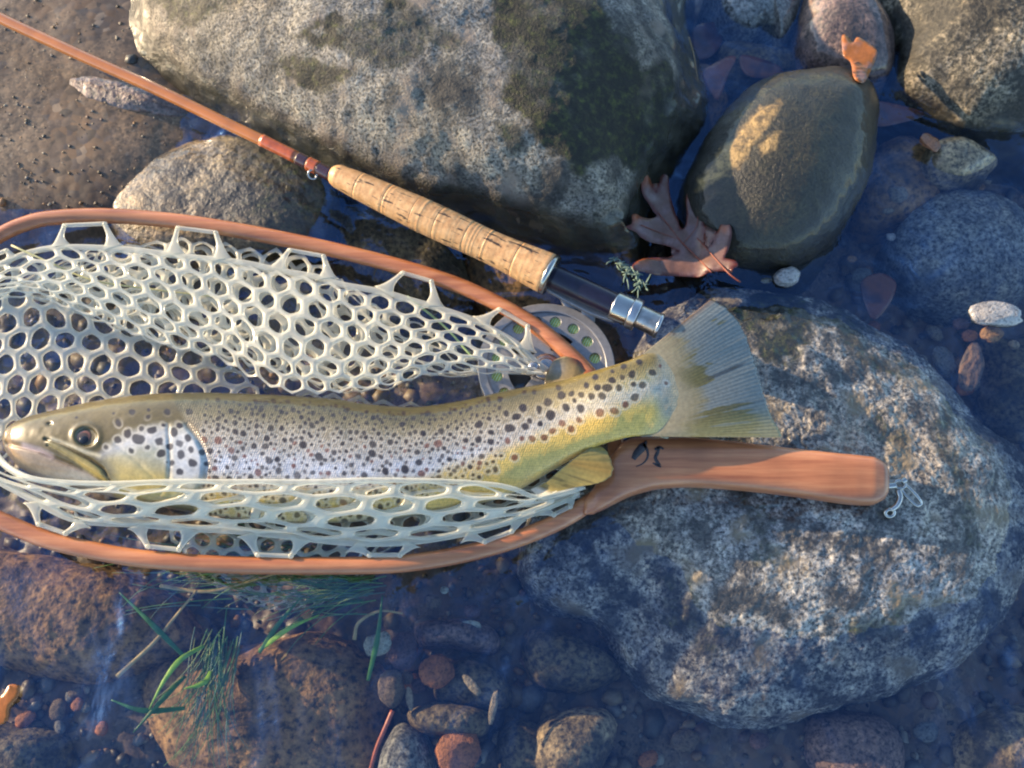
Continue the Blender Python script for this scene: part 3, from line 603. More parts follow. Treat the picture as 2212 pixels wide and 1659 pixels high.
# the two hand inked marks on the handle
M_ink = simplemat('faded_ink', (.035, .03, .035), .6)
def ribbon(pts, wid, z, lift=.0001):
    c_ = catmull(np.array([at(a, b_, z+lift) for a, b_ in pts]), 40)
    T = np.gradient(c_, axis=0); nrm = np.stack([-T[:, 1], T[:, 0], 0*T[:, 0]], -1); nrm /= np.linalg.norm(nrm, axis=1)[:, None]
    wv = np.interp(np.linspace(0, 1, 40), np.linspace(0, 1, len(wid)), wid)[:, None]*MPP/2
    Vt = np.stack([c_-nrm*wv, c_+nrm*wv], 1); Vt = np.stack([Vt, Vt-np.array([0, 0, .0004])], 2)  # n,2,2
    Vt = np.stack([Vt[:, 0, 0], Vt[:, 1, 0], Vt[:, 1, 1], Vt[:, 0, 1]], 1)
    Vt = Vt.reshape(-1, 3); return Vt, [tuple(f) for f in gridfaces(40, 4, cv=True)]
zt_ = float(ZH+.0085)
mk('inked_mark', *merge([ribbon([(1397, 952), (1387, 966), (1375, 980), (1368, 992)], [3, 17, 15, 9], zt_), ribbon([(1390, 958), (1398, 972), (1399, 987), (1390, 1000), (1374, 1008)], [6, 5, 4, 3, 2], zt_)]), M_ink, net)
mk('inked_mark', *merge([ribbon([(1423, 966), (1420, 978), (1416, 990), (1425, 1006)], [6, 7, 7, 6], zt_), ribbon([(1414, 971), (1424, 966), (1434, 970)], [4, 6, 3], zt_), ribbon([(1410, 1000), (1418, 1004), (1428, 1009)], [3, 5, 3], zt_)]), M_ink, net)

# honeycomb rubber mesh
def fish_top(px): return np.interp(px, FX, FT)
def fish_bot(px): return np.interp(px, FX, FB)
FX = [8, 12, 20, 35, 60, 120, 220, 330, 450, 600, 720, 800, 900, 1000, 1100, 1200, 1280, 1350, 1400, 1440, 1475]
FT = [945, 930, 922, 914, 904, 889, 868, 855, 852, 857, 865, 877, 882, 868, 845, 826, 803, 782, 763, 760, 765]
FB = [955, 972, 985, 1002, 1020, 1040, 1068, 1090, 1112, 1128, 1128, 1123, 1112, 1095, 1068, 1012, 968, 946, 941, 943, 948]
FWX = [8, 20, 60, 150, 300, 500, 800, 1000, 1200, 1300, 1380, 1430, 1475]
FW = [.002, .0055, .012, .0165, .021, .023, .022, .019, .013, .0098, .0062, .0034, .0003]
FZX = [8, 800, 1000, 1200, 1320, 1475]; FZ = [.017, .018, .019, .027, .036, .036]
def fish_surf(V):
    qx, qy = proj(V); t0 = fish_top(qx); b0 = fish_bot(qx); h = (b0-t0)/2
    cphi = np.clip((qy-(t0+h))/np.maximum(h, 1), -1, 1); ins = (np.abs((qy-(t0+h))/np.maximum(h, 1)) < 1) & (qx > 8) & (qx < 1475)
    return np.where(ins, np.interp(qx, FZX, FZ)+np.interp(qx, FWX, FW)*np.sqrt(np.maximum(0, 1-cphi**2)), -1)
def sheet_eval(ctrl, U, Vv):
    R, C, _ = ctrl.shape
    def cr(P, t_):
        n = len(P); t_ = np.clip(t_, 0, n-1-1e-6); k = t_.astype(int); u = (t_-k)
        Pp = np.concatenate([[2*P[0]-P[1]], P, [2*P[-1]-P[-2]]], 0); u = u.reshape(u.shape+(1,)*(P.ndim-1))
        p0, p1, p2, p3 = Pp[k], Pp[k+1], Pp[k+2], Pp[k+3]
        return .5*((2*p1)+(-p0+p2)*u+(2*p0-5*p1+4*p2-p3)*u*u+(-p0+3*p1-3*p2+p3)*u**3)
    shp = U.shape; u = U.ravel(); v = Vv.ravel()
    rows = cr(ctrl, v)                       # n,C,3
    n = C; t_ = np.clip(u, 0, n-1-1e-6); k = t_.astype(int); f = (t_-k)[:, None]
    Rp = np.concatenate([2*rows[:, :1]-rows[:, 1:2], rows, 2*rows[:, -1:]-rows[:, -2:-1]], 1); ii = np.arange(len(u))
    p0, p1, p2, p3 = Rp[ii, k], Rp[ii, k+1], Rp[ii, k+2], Rp[ii, k+3]
    return (.5*((2*p1)+(-p0+p2)*f+(2*p0-5*p1+4*p2-p3)*f*f+(-p0+3*p1-3*p2+p3)*f**3)).reshape(shp+(3,))
def net_sheet(ctrl, nu, nv, hole=.72, t=.0010, wr=0., seed=0, lift=None, keep=None, phase=0.):
    ctrl = np.array([[at(*c_) for c_ in r] for r in ctrl]); R, C, _ = ctrl.shape
    SEG = 18; ang = np.linspace(0, 2*np.pi, SEG, endpoint=False)+np.pi/2
    hexv = np.array([[0, 2/3], [-.5, 1/3], [-.5, -1/3], [0, -2/3], [.5, -1/3], [.5, 1/3]])
    bd = np.array([hexv[k//3]*(1-(k % 3)/3)+hexv[(k//3+1) % 6]*((k % 3)/3) for k in range(SEG)])
    ho = np.stack([np.cos(ang)*.5, np.sin(ang)*.585], -1)*hole
    ho = ho*.75+bd*hole*.25
    cells = [(i+.5*(j % 2), j) for j in range(nv) for i in range(nu)]
    cc = np.array(cells, float); g = np.random.default_rng(seed+900)
    n = len(cc)
    ring_bd = cc[:, None]+bd[None]; sz = g.uniform(.9, 1.06, (n, 1, 1)); ring_ho = cc[:, None]+ho[None]*sz
    md = ring_bd*.45+ring_ho*.55
    def ev(q):
        jq = np.concatenate([q*.9, np.full(q.shape[:-1]+(1,), seed*3.7)], -1); q = q+np.stack([vnoise(jq, 71), vnoise(jq, 72)], -1)*.13
        u = np.clip((q[..., 0]+.5+phase)/(nu+.5), 0, 1)*(C-1); v = np.clip((q[..., 1]+.66)/(nv+.33), 0, 1)*(R-1)
        p = sheet_eval(ctrl, u, v)
        if wr:
            a_ = fbm(p, 28, 3, seed+11); b_ = fbm(p, 28, 3, seed+12); c_ = fbm(p, 24, 3, seed+13)
            p = p+np.stack([a_*wr, b_*wr, c_*wr], -1)
        return p
    P0, P1, P2 = ev(ring_bd), ev(md), ev(ring_ho)
    def nrm(q):
        e = .05; du = ev(q+np.array([e, 0]))-ev(q-np.array([e, 0])); dv = ev(q+np.array([0, e]))-ev(q-np.array([0, e]))
        nn = np.cross(du, dv); nn /= np.linalg.norm(nn, axis=-1)[..., None]+1e-12; return np.where(nn[..., 2:3] < 0, -nn, nn)
    N0, N1 = nrm(ring_bd), nrm(md)
    rings = np.stack([P0+N0*t, P1+N1*t*.75, P2, P1-N1*t*.75, P0-N0*t], 1)    # n,5,SEG,3
    if lift is not None: rings[..., 2] = np.maximum(rings[..., 2], fish_surf(rings)+lift)
    if keep is not None:
        cx, cy = proj(P0.mean(1)); k = keep(cx, cy); rings = rings[k]; n = len(rings)
    F = gridfaces(5, SEG, cv=True); F = (F[None]+(np.arange(n)*5*SEG)[:, None, None]).reshape(-1, 4)
    return rings.reshape(-1, 3), F
def cat_np(L_):
    V = []; F = []; k = 0
    for v, f in L_: V.append(v); F.append(f+k); k += len(v)
    return np.vstack(V), np.vstack(F)
band_u = [(-150, 640), (-60, 590), (0, 570), (61, 546), (138, 534), (276, 539), (398, 554), (521, 567), (613, 586), (687, 599), (739, 615), (824, 630), (886, 648), (947, 666), (1024, 692), (1070, 716), (1116, 743), (1146, 772), (1180, 800)]
band_l = [(-160, 900), (-80, 990), (0, 1040), (40, 1062), (74, 1080), (165, 1122), (300, 1132), (400, 1140), (521, 1147), (678, 1164), (763, 1172), (850, 1172), (916, 1166), (1008, 1150), (1112, 1122), (1180, 1096), (1250, 1066)]
lip = [(-40, 930), (0, 990), (30, 1016), (74, 1034), (150, 1042), (245, 1044), (368, 1040), (521, 1040), (678, 1040), (794, 1037), (900, 1038), (978, 1040), (1060, 1046), (1110, 1056), (1161, 1074), (1230, 1062), (1262, 1052)]
ZB = .020
def rowpts(pl, n, z):
    p = catmull(np.array(pl, float), n); z = np.broadcast_to(z, (n,)); return [(p[i, 0], p[i, 1], z[i]) for i in range(n)]
def blend(r0, r1, f, dz=0., amp=0., seed=0):
    g = np.random.default_rng(seed)
    return [(a[0]*(1-f)+b_[0]*f+g.uniform(-amp, amp), a[1]*(1-f)+b_[1]*f+g.uniform(-amp, amp), a[2]*(1-f)+b_[2]*f+dz) for a, b_ in zip(r0, r1)]
C_ = 12
bu = rowpts(band_u, C_, ZB)
fold = rowpts([(-60, 655), (60, 645), (122, 661), (214, 692), (346, 744), (460, 774), (597, 839), (717, 856), (790, 850), (840, 830), (916, 814), (1024, 806), (1120, 812), (1178, 806)], C_, [.018]*6+[.028]*3+[.026, .024, .02])
sheets = []
# front drape: hangs from the upper band and folds over the back of the fish
sheets.append(net_sheet([bu, blend(bu, fold, .33, .004, 5, 1), blend(bu, fold, .7, .006, 5, 2), fold], 24, 6, .76, .0009, .0026, 1, lift=.002))
# second fold behind it, bulging up past the band under the hoop
top2 = rowpts([(60, 600), (150, 560), (276, 528), (400, 520), (520, 530), (640, 546), (700, 560), (740, 610), (800, 650), (900, 690), (1000, 750), (1100, 800)], C_, .010)
fold2 = rowpts([(60, 640), (130, 665), (214, 700), (346, 742), (460, 780), (560, 800), (640, 826), (717, 846), (800, 840), (900, 810), (1000, 805), (1100, 812)], C_, .012)
sheets.append(net_sheet([top2, blend(top2, fold2, .33, .002, 9, 3), blend(top2, fold2, .7, -.002, 9, 4), fold2], 21, 6, .78, .0007, .0048, 2))
sheets.append(net_sheet([blend(top2, fold2, .06, -.005), blend(top2, fold2, .4, -.006, 14, 5), blend(top2, fold2, .75, -.008, 14, 6), blend(top2, fold2, .98, -.006)], 19, 5, .80, .0007, .0060, 3, phase=.3, keep=lambda x, y: x < 860))
# left end of the bag, rising to the hoop and running under the fish
c_ctrl = [[(-190, 640, .020), (-60, 600, .02), (60, 560, .016), (170, 575, .012), (300, 600, .008), (430, 640, .004), (560, 690, .0)],
          [(-170, 730, .018), (-60, 700, .012), (70, 672, .012), (180, 680, .009), (310, 700, .005), (430, 730, .002), (560, 760, -.003)],
          [(-160, 820, .016), (-50, 800, .01), (60, 780, .008), (180, 785, .006), (310, 800, .003), (430, 810, .0), (560, 820, -.004)],
          [(-150, 910, .016), (-50, 905, .01), (50, 895, .005), (170, 890, .003), (300, 900, .0), (430, 900, -.002), (560, 900, -.006)],
          [(-120, 990, .017), (-40, 1000, .012), (40, 1000, .004), (160, 1000, .0), (300, 1000, -.002), (430, 1000, -.004), (560, 1000, -.008)]]
sheets.append(net_sheet(c_ctrl, 13, 9, .74, .0010, .0012, 4))
# floor of the bag below the fish
f_ctrl = [[(500, 760, -.004), (700, 800, -.006), (900, 830, -.006), (1100, 850, .0), (1230, 880, .008)],
          [(500, 900, -.008), (700, 930, -.010), (900, 940, -.010), (1100, 950, -.004), (1250, 950, .006)],
          [(500, 1040, -.008), (700, 1060, -.010), (900, 1060, -.008), (1100, 1050, .0), (1260, 1000, .008)],
          [(500, 1150, .002), (700, 1160, .004), (900, 1150, .006), (1100, 1110, .010), (1250, 1060, .014)]]
sheets.append(net_sheet(f_ctrl, 14, 8, .72, .0009, .001, 5, keep=lambda x, y: (y > 870)))
# lower wall, lying up over the belly of the fish
C2 = 12
bl = rowpts(band_l, C2, .021); li = rowpts(lip, C2, [.022, .026, .034, .040, .041, .042, .042, .042, .041, .039, .034, .028])
mid1 = blend(li, bl, .30, .004, 3, 7); mid2 = blend(li, bl, .72, .005, 3, 8)
sheets.append(net_sheet([li, mid1, mid2, bl], 11, 4, .77, .0011, .0006, 6, lift=.0016))
inn0 = blend(li, bl, .10, -.003); inn1 = blend(li, bl, .45, -.006, 6, 9); inn2 = blend(li, bl, .85, -.003, 4, 10); inn3 = blend(li, bl, 1.0, -.006)
sheets.append(net_sheet([inn0, inn1, inn2, inn3], 11, 3, .84, .0007, .0016, 7, phase=.4, lift=.0005))
# belly of the bag sagging into the water below the hoop
s_ctrl = [[(360, 1130, .004), (500, 1150, .0), (640, 1160, -.002), (780, 1150, .0), (900, 1130, .004)],
          [(380, 1200, -.012), (500, 1215, -.016), (620, 1225, -.018), (740, 1215, -.016), (840, 1190, -.010)],
          [(430, 1245, -.020), (510, 1270, -.024), (610, 1285, -.026), (700, 1275, -.024), (790, 1240, -.018)],
          [(480, 1268, -.024), (530, 1300, -.030), (600, 1318, -.032), (680, 1310, -.030), (750, 1268, -.024)]]
sheets.append(net_sheet(s_ctrl, 11, 6, .72, .0010, .001, 8))
V, F = cat_np(sheets)
mk('mesh_bag', V, F, M_rub, net)
# bands and lip
bandV = []
for pl, z, r in ((band_u, ZB, 7.5), (band_l, .021, 7.5)):
    p = catmull(np.array([at(a, b_, z) for a, b_ in pl]), 160)
    p[:, 2] = np.maximum(p[:, 2], fish_surf(p)+.002)
    V, F = sweep(p, r*MPP, 3*MPP, seg=10); mk('rim_band', V, F, M_rub, net)
p = catmull(np.array([at(a, b_, z) for (a, b_), z in zip(lip, np.interp(np.arange(len(lip)), [0, 3, 9, 13, 16], [.024, .037, .043, .036, .028]))]), 160)
p[:, 2] = np.maximum(p[:, 2], fish_surf(p)+.0025)+.0008*fbm(p, 60, 2, 3)
V, F = sweep(p, 5*MPP, 4*MPP, seg=10); mk('folded_edge', V, F, M_rub, net)
# moulded loops tying the band to the hoop
def tooth(base, tip, zb_, zt_2, lean):
    b3 = at(base[0], base[1], zb_); t3 = at(tip[0], tip[1], zt_2); m3 = at((base[0]+tip[0])/2+lean, (base[1]+tip[1])/2, (zb_+zt_2)/2)
    c_ = catmull(np.array([b3, m3, t3]), 14); s_ = np.linspace(0, 1, 14)
    r = (21*(1-s_)**3.0+5.4)*MPP
    return sweep(c_, r, 3.2*MPP, seg=10)
def loop_pair(t1, t2, b1, b2, zb_=ZB):
    parts = [tooth(b1, t1, zb_, ZF+.004, -3), tooth(b2, t2, zb_, ZF+.004, 3)]
    c_ = catmull(np.array([at(t1[0], t1[1], ZF+.004), at((t1[0]+t2[0])/2, (t1[1]+t2[1])/2, ZF+.0035), at(t2[0], t2[1], ZF+.004)]), 12)
    parts.append(sweep(c_, 4.6*MPP, seg=10))
    for q in (t1, t2):
        c3 = at(q[0], q[1], ZF+.0045); parts.append(sweep(np.array([c3-[0, 0, .001], c3, c3+[0, 0, .0012]]), np.array([5.5, 5.5, 3])*MPP, seg=10, up=(0, 1, 0)))
    V, F = merge(parts); mk('mesh_loop', V, F, M_rub, net)
for a_, b_, c1, c2 in [((-18, 560), (14, 548), (-40, 585), (24, 562)), ((139, 494), (226, 490), (130, 534), (243, 538)), ((384, 499), (466, 509), (376, 552), (478, 564)), ((625, 547), (699, 560), (600, 584), (706, 604)), ((870, 596), (932, 614), (830, 631), (936, 664)), ((1079, 675), (1140, 711), (1040, 699), (1134, 757))]:
    loop_pair((a_[0], a_[1]-7), (b_[0], b_[1]-7), c1, c2)
for a_, b_, c1, c2 in [((83, 1132), (141, 1152), (78, 1084), (178, 1122)), ((319, 1180), (386, 1187), (303, 1134), (408, 1142)), ((556, 1198), (628, 1201), (540, 1152), (648, 1162)), ((798, 1199), (864, 1199), (768, 1174), (884, 1171)), ((1047, 1170), (1105, 1148), (1010, 1150), (1112, 1124)), ((1196, 1112), (1232, 1094), (1176, 1098), (1228, 1076))]:
    loop_pair(a_, b_, c1, c2, .021)
# steel swivel clip on the handle end
M_steel = simplemat('polished_steel', (.50, .48, .45), .2, metal=1., noise=(90., .2))
def tube(pts, r, seg=10, n=30, z=None):
    P_ = np.array([at(*q) for q in pts]); return sweep(catmull(P_, n), r*MPP, seg=seg)
def ringp(cx, cy, z, rx, ry, r, ang=0., tilt=0., n=28):
    a = np.linspace(0, 2*np.pi, n, endpoint=False); c3 = at(cx, cy, z)
    x = np.cos(a)*rx*MPP; y = np.sin(a)*ry*MPP; z2 = y*math.sin(tilt); y = y*math.cos(tilt)
    P_ = np.stack([c3[0]+x*math.cos(ang)-y*math.sin(ang), c3[1]+x*math.sin(ang)+y*math.cos(ang), c3[2]+z2], -1)
    T = np.roll(P_, -1, 0)-np.roll(P_, 1, 0); T /= np.linalg.norm(T, axis=1)[:, None]
    C3 = (P_-c3); C3 /= np.linalg.norm(C3, axis=1)[:, None]; B3 = np.cross(T, C3); b = np.linspace(0, 2*np.pi, 10, endpoint=False)
    V = P_[:, None]+(C3[:, None]*np.cos(b)[None, :, None]+B3[:, None]*np.sin(b)[None, :, None])*r*MPP
    return V.reshape(-1, 3), [tuple(f) for f in gridfaces(n, 10, cu=True, cv=True)]
clip = mk('swivel_clip', *merge([tube([(1916, 1050, .019), (1926, 1049, .019), (1934, 1048, .019)], 7), ringp(1944, 1046, .019, 11, 8, 3.2, -.2, .5)]), M_steel, net)
mk('snap_hook', *merge([tube([(1950, 1042, .018), (1968, 1058, .017), (1984, 1076, .016), (1990, 1088, .014), (1980, 1092, .014), (1966, 1080, .015), (1950, 1062, .016), (1944, 1050, .018)], 3.4), tube([(1940, 1058, .017), (1944, 1074, .016), (1938, 1090, .014), (1926, 1100, .012)], 6.5), ringp(1922, 1108, .011, 9, 8, 4., 0, .6), tube([(1948, 1040, .02), (1956, 1036, .02)], 6)]), M_steel, clip)

# ================================================================== brown trout
trout = thing('brown_trout', at(700, 1000, 0), 'spotted golden brown trout lying on its side in the net', 'trout')
NS, NV = 900, 250
sx_ = np.linspace(0, 1, NS); sx_ = 8+(1475-8)*(sx_**1.0); sx_ = np.sort(np.concatenate([sx_, np.linspace(8.3, 40, 30)])); NS = len(sx_)
ftop = catmull(np.array([FX, FT]).T, 600); fbot = catmull(np.array([FX, FB]).T, 600)
T_ = np.interp(sx_, ftop[:, 0], ftop[:, 1]); B_ = np.interp(sx_, fbot[:, 0], fbot[:, 1]); Z_ = np.interp(sx_, FZX, FZ); W_ = np.interp(sx_, FWX, FW)
def smooth(a_, k):
    ke = np.hanning(k+2)[1:-1]; ke /= ke.sum(); return np.convolve(np.pad(a_, k//2, 'edge'), ke, 'valid')[:len(a_)]
Z_ = smooth(Z_, 81); Ws = smooth(W_, 61); Ws[:25] = W_[:25]*np.linspace(1, Ws[25]/W_[25], 25)
phi = np.concatenate([np.linspace(0, np.pi, NV), np.linspace(np.pi, 2*np.pi, 50)[1:-1]])      # 0 back edge, pi belly edge (upper side), rest hidden side
tp3 = at(sx_, T_, Z_); bt3 = at(sx_, B_, Z_); md3 = (tp3+bt3)/2
cs = np.cos(phi); sn = np.sin(phi)
V = md3[:, None]+(tp3-md3)[:, None]*cs[None, :, None]; zz = Ws[:, None]*(np.sign(sn)*np.abs(sn)**.9)[None]
V[..., 2] += zz
gx, gy = proj(V)
up_ = (sn > .02)[None]*np.ones_like(gx)
dz = np.zeros_like(gx)
def groove(pl, w_, d): return -d*np.exp(-(dseg(gx, gy, pl)/w_)**2)
# skull, socket, jaws and gill covers
ecx, ecy = 186, 943
er = np.hypot(gx-ecx, (gy-ecy)*1.12)
dz += .0006*np.exp(-((er-29)/7)**2)-.0018*sstep(26, 18, er)
dz += groove([(14, 957), (50, 965), (84, 974), (115, 988), (168, 1010), (235, 1040)], 5, .0016)
mx_up = [(98, 948), (130, 958), (160, 974), (195, 992), (222, 1012), (236, 1040)]
mx_lo = [(104, 962), (140, 982), (170, 1002), (205, 1024), (232, 1044)]
dz += groove(mx_up, 3.5, .0014)+.0010*np.exp(-(dseg(gx, gy, [(110, 955), (160, 986), (205, 1016), (230, 1036)])/9)**2)
dz += groove(mx_lo, 3.5, .0009)
gill = [(392, 893), (404, 918), (428, 948), (441, 975), (446, 1000), (441, 1035), (425, 1075)]
dz += .0007*sstep(0, 12, np.where(gx < np.interp(gy, [p_[1] for p_ in gill], [p_[0] for p_ in gill]), dseg(gx, gy, gill), 0))*sstep(230, 330, gx)*sstep(895, 945, gy)
dz += groove(gill[1:], 6, .0005)
dz += groove([(363, 918), (366, 960), (368, 1000), (364, 1042), (340, 1075)], 5, .0005)
dz += groove([(250, 960), (300, 1000), (345, 1046)], 5, .0003)
dz += -.0012*np.exp(-(np.hypot(gx-106, (gy-915)*1.3)/5)**2)
dz += .0003*fbm(V, 90, 3, 4)
V[..., 0] -= (30*MPP*np.abs(cs)[None]**2.2*sstep(1400, 1475, sx_)[:, None])
V[..., 2] += dz*up_
# colours (pigment, plus painted sheen on the silver flank and shade behind the gill)
f = np.clip((gy-np.interp(gx, sx_, T_))/(np.interp(gx, sx_, B_)-np.interp(gx, sx_, T_)), 0, 1)
n1 = fbm(V, 60, 4, 21); n2 = fbm(V, 200, 3, 22)
fn = f+.05*n1
col = np.zeros(gx.shape+(3,))+np.array([.060, .052, .022])
col = mixc(col, (.15, .125, .065), sstep(.02, .20, fn))
col = mixc(col, (.27, .235, .19), sstep(.16, .40, fn))
col = mixc(col, (.53, .54, .60), sstep(.36, .58, fn)*(.75+.4*n2))  # silver flank tone, lifted so the colour carries some sheen
col = mixc(col, (.40, .36, .28), sstep(.60, .78, fn))
col = mixc(col, (.60, .40, .10), sstep(.66, .86, fn+.25*sstep(700, 1150, gx)))
col = mixc(col, (.55, .50, .36), sstep(.9, 1.05, fn)*.6)
tail = sstep(1080, 1330, gx)
tcol = np.zeros_like(col)+np.array([.16, .12, .035])
tcol = mixc(tcol, (.42, .33, .14), sstep(.08, .35, fn)); tcol = mixc(tcol, (.48, .44, .37), sstep(.25, .45, fn)*.7); tcol = mixc(tcol, (.66, .42, .09), sstep(.42, .7, fn))
col = col*(1-tail[..., None])+tcol*tail[..., None]
col = mixc(col, (.34, .31, .26), sstep(1400, 1450, gx+20*n1)*sstep(.95, .7, f)*.8)
gx2 = gx+26*np.abs(2*f-1)**2.2; col = mixc(col, (.34, .29, .18), sstep(1420, 1470, gx2+14*n1))
col = mixc(col, (.66, .47, .16), polymask(gx, gy, [(1400, 915), (1450, 905), (1470, 925), (1450, 945), (1380, 945)], 10)*.8)
# head
gbx = np.interp(gy, [850]+[p_[1] for p_ in gill], [370]+[p_[0] for p_ in gill])
head = sstep(8, -8, gx-gbx)
hc = np.zeros_like(col)+np.array([.085, .064, .02])
hc = mixc(hc, (.13, .098, .035), np.exp(-((gx-230)/110)**2)*sstep(.28, .1, f))
cheek = polymask(gx+8*n1, gy+8*n1, [(232, 965), (270, 940), (330, 925), (375, 925), (450, 920), (460, 1080), (250, 1085), (246, 1020), (225, 990)], 16)
hc = mixc(hc, (.33, .32, .24), cheek)
hc = mixc(hc, (.46, .34, .09), cheek*polymask(gx, gy, [(235, 990), (300, 1000), (380, 1020), (400, 1090), (230, 1090)], 18)*.75)
op = polymask(gx+4*n1, gy, [(368, 935), (400, 930), (428, 952), (441, 978), (445, 1005), (440, 1030), (410, 1046), (370, 1040)], 14)
hc = mixc(hc, (.47, .47, .47), op)
hc = mixc(hc, (.45, .46, .52), polymask(gx, gy, [(215, 985), (245, 962), (280, 940), (330, 925), (360, 925), (362, 965), (300, 965), (260, 975)], 12)*.6)
jaw = polymask(gx, gy, [(0, 955), (20, 955), (84, 973), (115, 988), (168, 1010), (238, 1044), (250, 1100), (0, 1060)], 5)
hc = mixc(hc, (.25, .19, .13), jaw); hc = mixc(hc, (.36, .33, .28), jaw*sstep(1000, 1030, gy+.1*gx-15)*.7)
hc = mixc(hc, (.42, .27, .14), np.exp(-(np.hypot(gx-20, (gy-975)*.6)/18)**2)*.8)
hc = mixc(hc, (.48, .38, .40), np.exp(-(dseg(gx, gy, [(50, 962), (84, 972), (110, 985)])/6)**2)*.7)
mxm = polymask(gx, gy, [(98, 948), (160, 976), (222, 1014), (240, 1042), (228, 1046), (170, 1004), (104, 964)], 4)
hc = mixc(hc, (.20, .16, .06), mxm*.9); hc = mixc(hc, (.42, .31, .09), mxm*polymask(gx, gy, [(165, 985), (215, 1012), (235, 1044), (170, 1030)], 8)*.8)
for pl, w_, k in ((mx_up, 3.2, .8), ([(84, 978), (140, 994), (175, 1012)], 4, .55), ([(363, 918), (368, 1000), (364, 1042)], 2.5, .4), (gill[1:], 5, .45)):  # dark lines drawn along the jaw and gill grooves
    hc = mixc(hc, (.06, .045, .02), np.exp(-(dseg(gx, gy, pl)/w_)**2)*k)
hc = mixc(hc, (.50, .44, .30), np.exp(-(dseg(gx, gy, [(112, 948), (150, 962), (185, 976), (215, 985)])/4.5)**2)*.8)
hc = mixc(hc, (.05, .04, .03), np.exp(-(np.hypot(gx-106, (gy-915)*1.3)/5)**2)*.7)
col = col*(1-head[..., None])+hc*head[..., None]
col = mixc(col, (.16, .11, .05), np.exp(-((gx-gbx-10)/9)**2)*sstep(890, 930, gy)*.7)  # shade behind the gill cover, painted into the colour
# spots
spots = []
def c1(x, y, r): spots.append((x*.3064, 813+y*.3064, r*.3064, 0))
for q in [(900, 405, 24), (980, 443, 33), (1075, 383, 26), (1127, 460, 26), (1143, 548, 25), (1230, 395, 26), (1270, 475, 22), (1278, 556, 25), (1350, 520, 20), (1366, 615, 25), (1272, 675, 21), (1328, 435, 21), (1215, 610, 20), (1200, 500, 22), (830, 450, 22), (750, 500, 15), (930, 525, 17), (1044, 505, 13), (830, 325, 20), (930, 250, 18), (1050, 235, 10), (1180, 250, 18), (1265, 350, 18), (1150, 345, 13), (1000, 372, 13), (1045, 285, 10), (800, 262, 9), (540, 290, 8), (1425, 540, 20), (1335, 248, 22), (1180, 605, 9)]: c1(*q)
def tx(x, y, r, k=0): spots.append((1084+x*.3064, 542+y*.3064, r*.3064, k))
for q in [(970, 785, 22), (1062, 858, 20), (918, 873, 25), (848, 890, 18), (777, 910, 20), (658, 888, 18), (780, 852, 14), (745, 965, 26), (672, 962, 20), (597, 950, 18), (828, 965, 20), (990, 945, 22), (930, 942, 16), (860, 815, 16), (940, 1035, 24), (632, 1030, 22), (707, 1022, 24), (560, 1018, 20), (490, 1005, 18), (323, 1065, 26), (148, 1108, 26), (264, 1118, 20), (555, 1108, 22), (874, 1082, 22, 1), (795, 1130, 24, 1), (690, 1138, 28, 1), (545, 1192, 20, 1), (425, 1215, 20, 1), (490, 1255, 22, 1), (355, 1268, 22, 1), (270, 1220, 20), (345, 1160, 30), (455, 1105, 24), (195, 1198, 20), (215, 1320, 22, 1), (297, 1315, 22, 1), (60, 1250, 28), (170, 1240, 26), (105, 1170, 24), (88, 1458, 20, 1), (398, 965, 18), (228, 990, 16), (1160, 935, 10, 1), (1130, 810, 14, 1), (420, 1020, 28), (160, 995, 14), (40, 1340, 20, 1), (140, 1320, 18, 1), (515, 1055, 14), (30, 1150, 18)]: tx(*q)
g = np.random.default_rng(11); tries = 0
while tries < 5200:
    tries += 1
    x = g.uniform(440, 1320); ff = g.uniform(.03, 1.0); tp_, bt_ = np.interp(x, sx_, T_), np.interp(x, sx_, B_); y = tp_+(bt_-tp_)*ff
    big = g.random() < .45
    r = g.uniform(5.2, 7.6) if big else g.uniform(2.4, 4.4)
    if x > 1084 and 542+800*.3 < y: continue
    if ff < .22: r *= .75
    if ff > .62 and x > 820+ (1-ff)*900: continue
    if ff > .80 and g.random() < .5: continue
    if all((x-a_)**2+(y-b_)**2 > (r+c_+(5.5 if big else 3.2))**2 for a_, b_, c_, d_ in spots): spots.append((x, y, r, 1 if (g.random() < .18 and ff > .35) else 0))
sd2 = np.zeros_like(gx); sred = np.zeros_like(gx); halo = np.zeros_like(gx)
wob = 2.6*fbm(V, 330, 2, 41); srg = np.random.default_rng(3)
for x, y, r, k in spots:
    i0, i1 = np.searchsorted(sx_, [x-r*3-70, x+r*3+70]); sl_ = slice(i0, i1)
    ea, el = srg.uniform(0, 3.14), srg.uniform(.78, 1.0); ddx, ddy = gx[sl_]-x, gy[sl_]-y
    d = np.hypot((ddx*math.cos(ea)+ddy*math.sin(ea)), (-ddx*math.sin(ea)+ddy*math.cos(ea))*el)+wob[sl_]
    r *= 1.08; mval = sstep(r+1.8, r-1.8, d)*srg.uniform(.8, 1.); (sred if k else sd2)[sl_] = np.maximum((sred if k else sd2)[sl_], mval)
    halo[sl_] = np.maximum(halo[sl_], np.exp(-((d-r-2.8)/2.2)**2))
halo *= sstep(.12, .35, f)
col = mixc(col, (.58, .54, .48), halo*.38)
col = mixc(col, (.13, .035, .02), sred*.9); col = mixc(col, (.016, .009, .012), sd2*.95)
col = np.clip(col*1.2, 0, .85)*(1+.16*n2)[..., None]
scl = (1-head)*sstep(.02, .1, f)
rgba = np.concatenate([np.clip(col, 0.004, 1), (scl*np.ones_like(gx))[..., None]], -1)
rgba[:, NV:, :3] = np.array([.5, .44, .3])
uvv = np.stack([gx/4.6*(.92)+gy/14., gy/5.2], -1)
M_fish = vcolmat('trout_skin', rough=.33, coat=.5, scales=True)
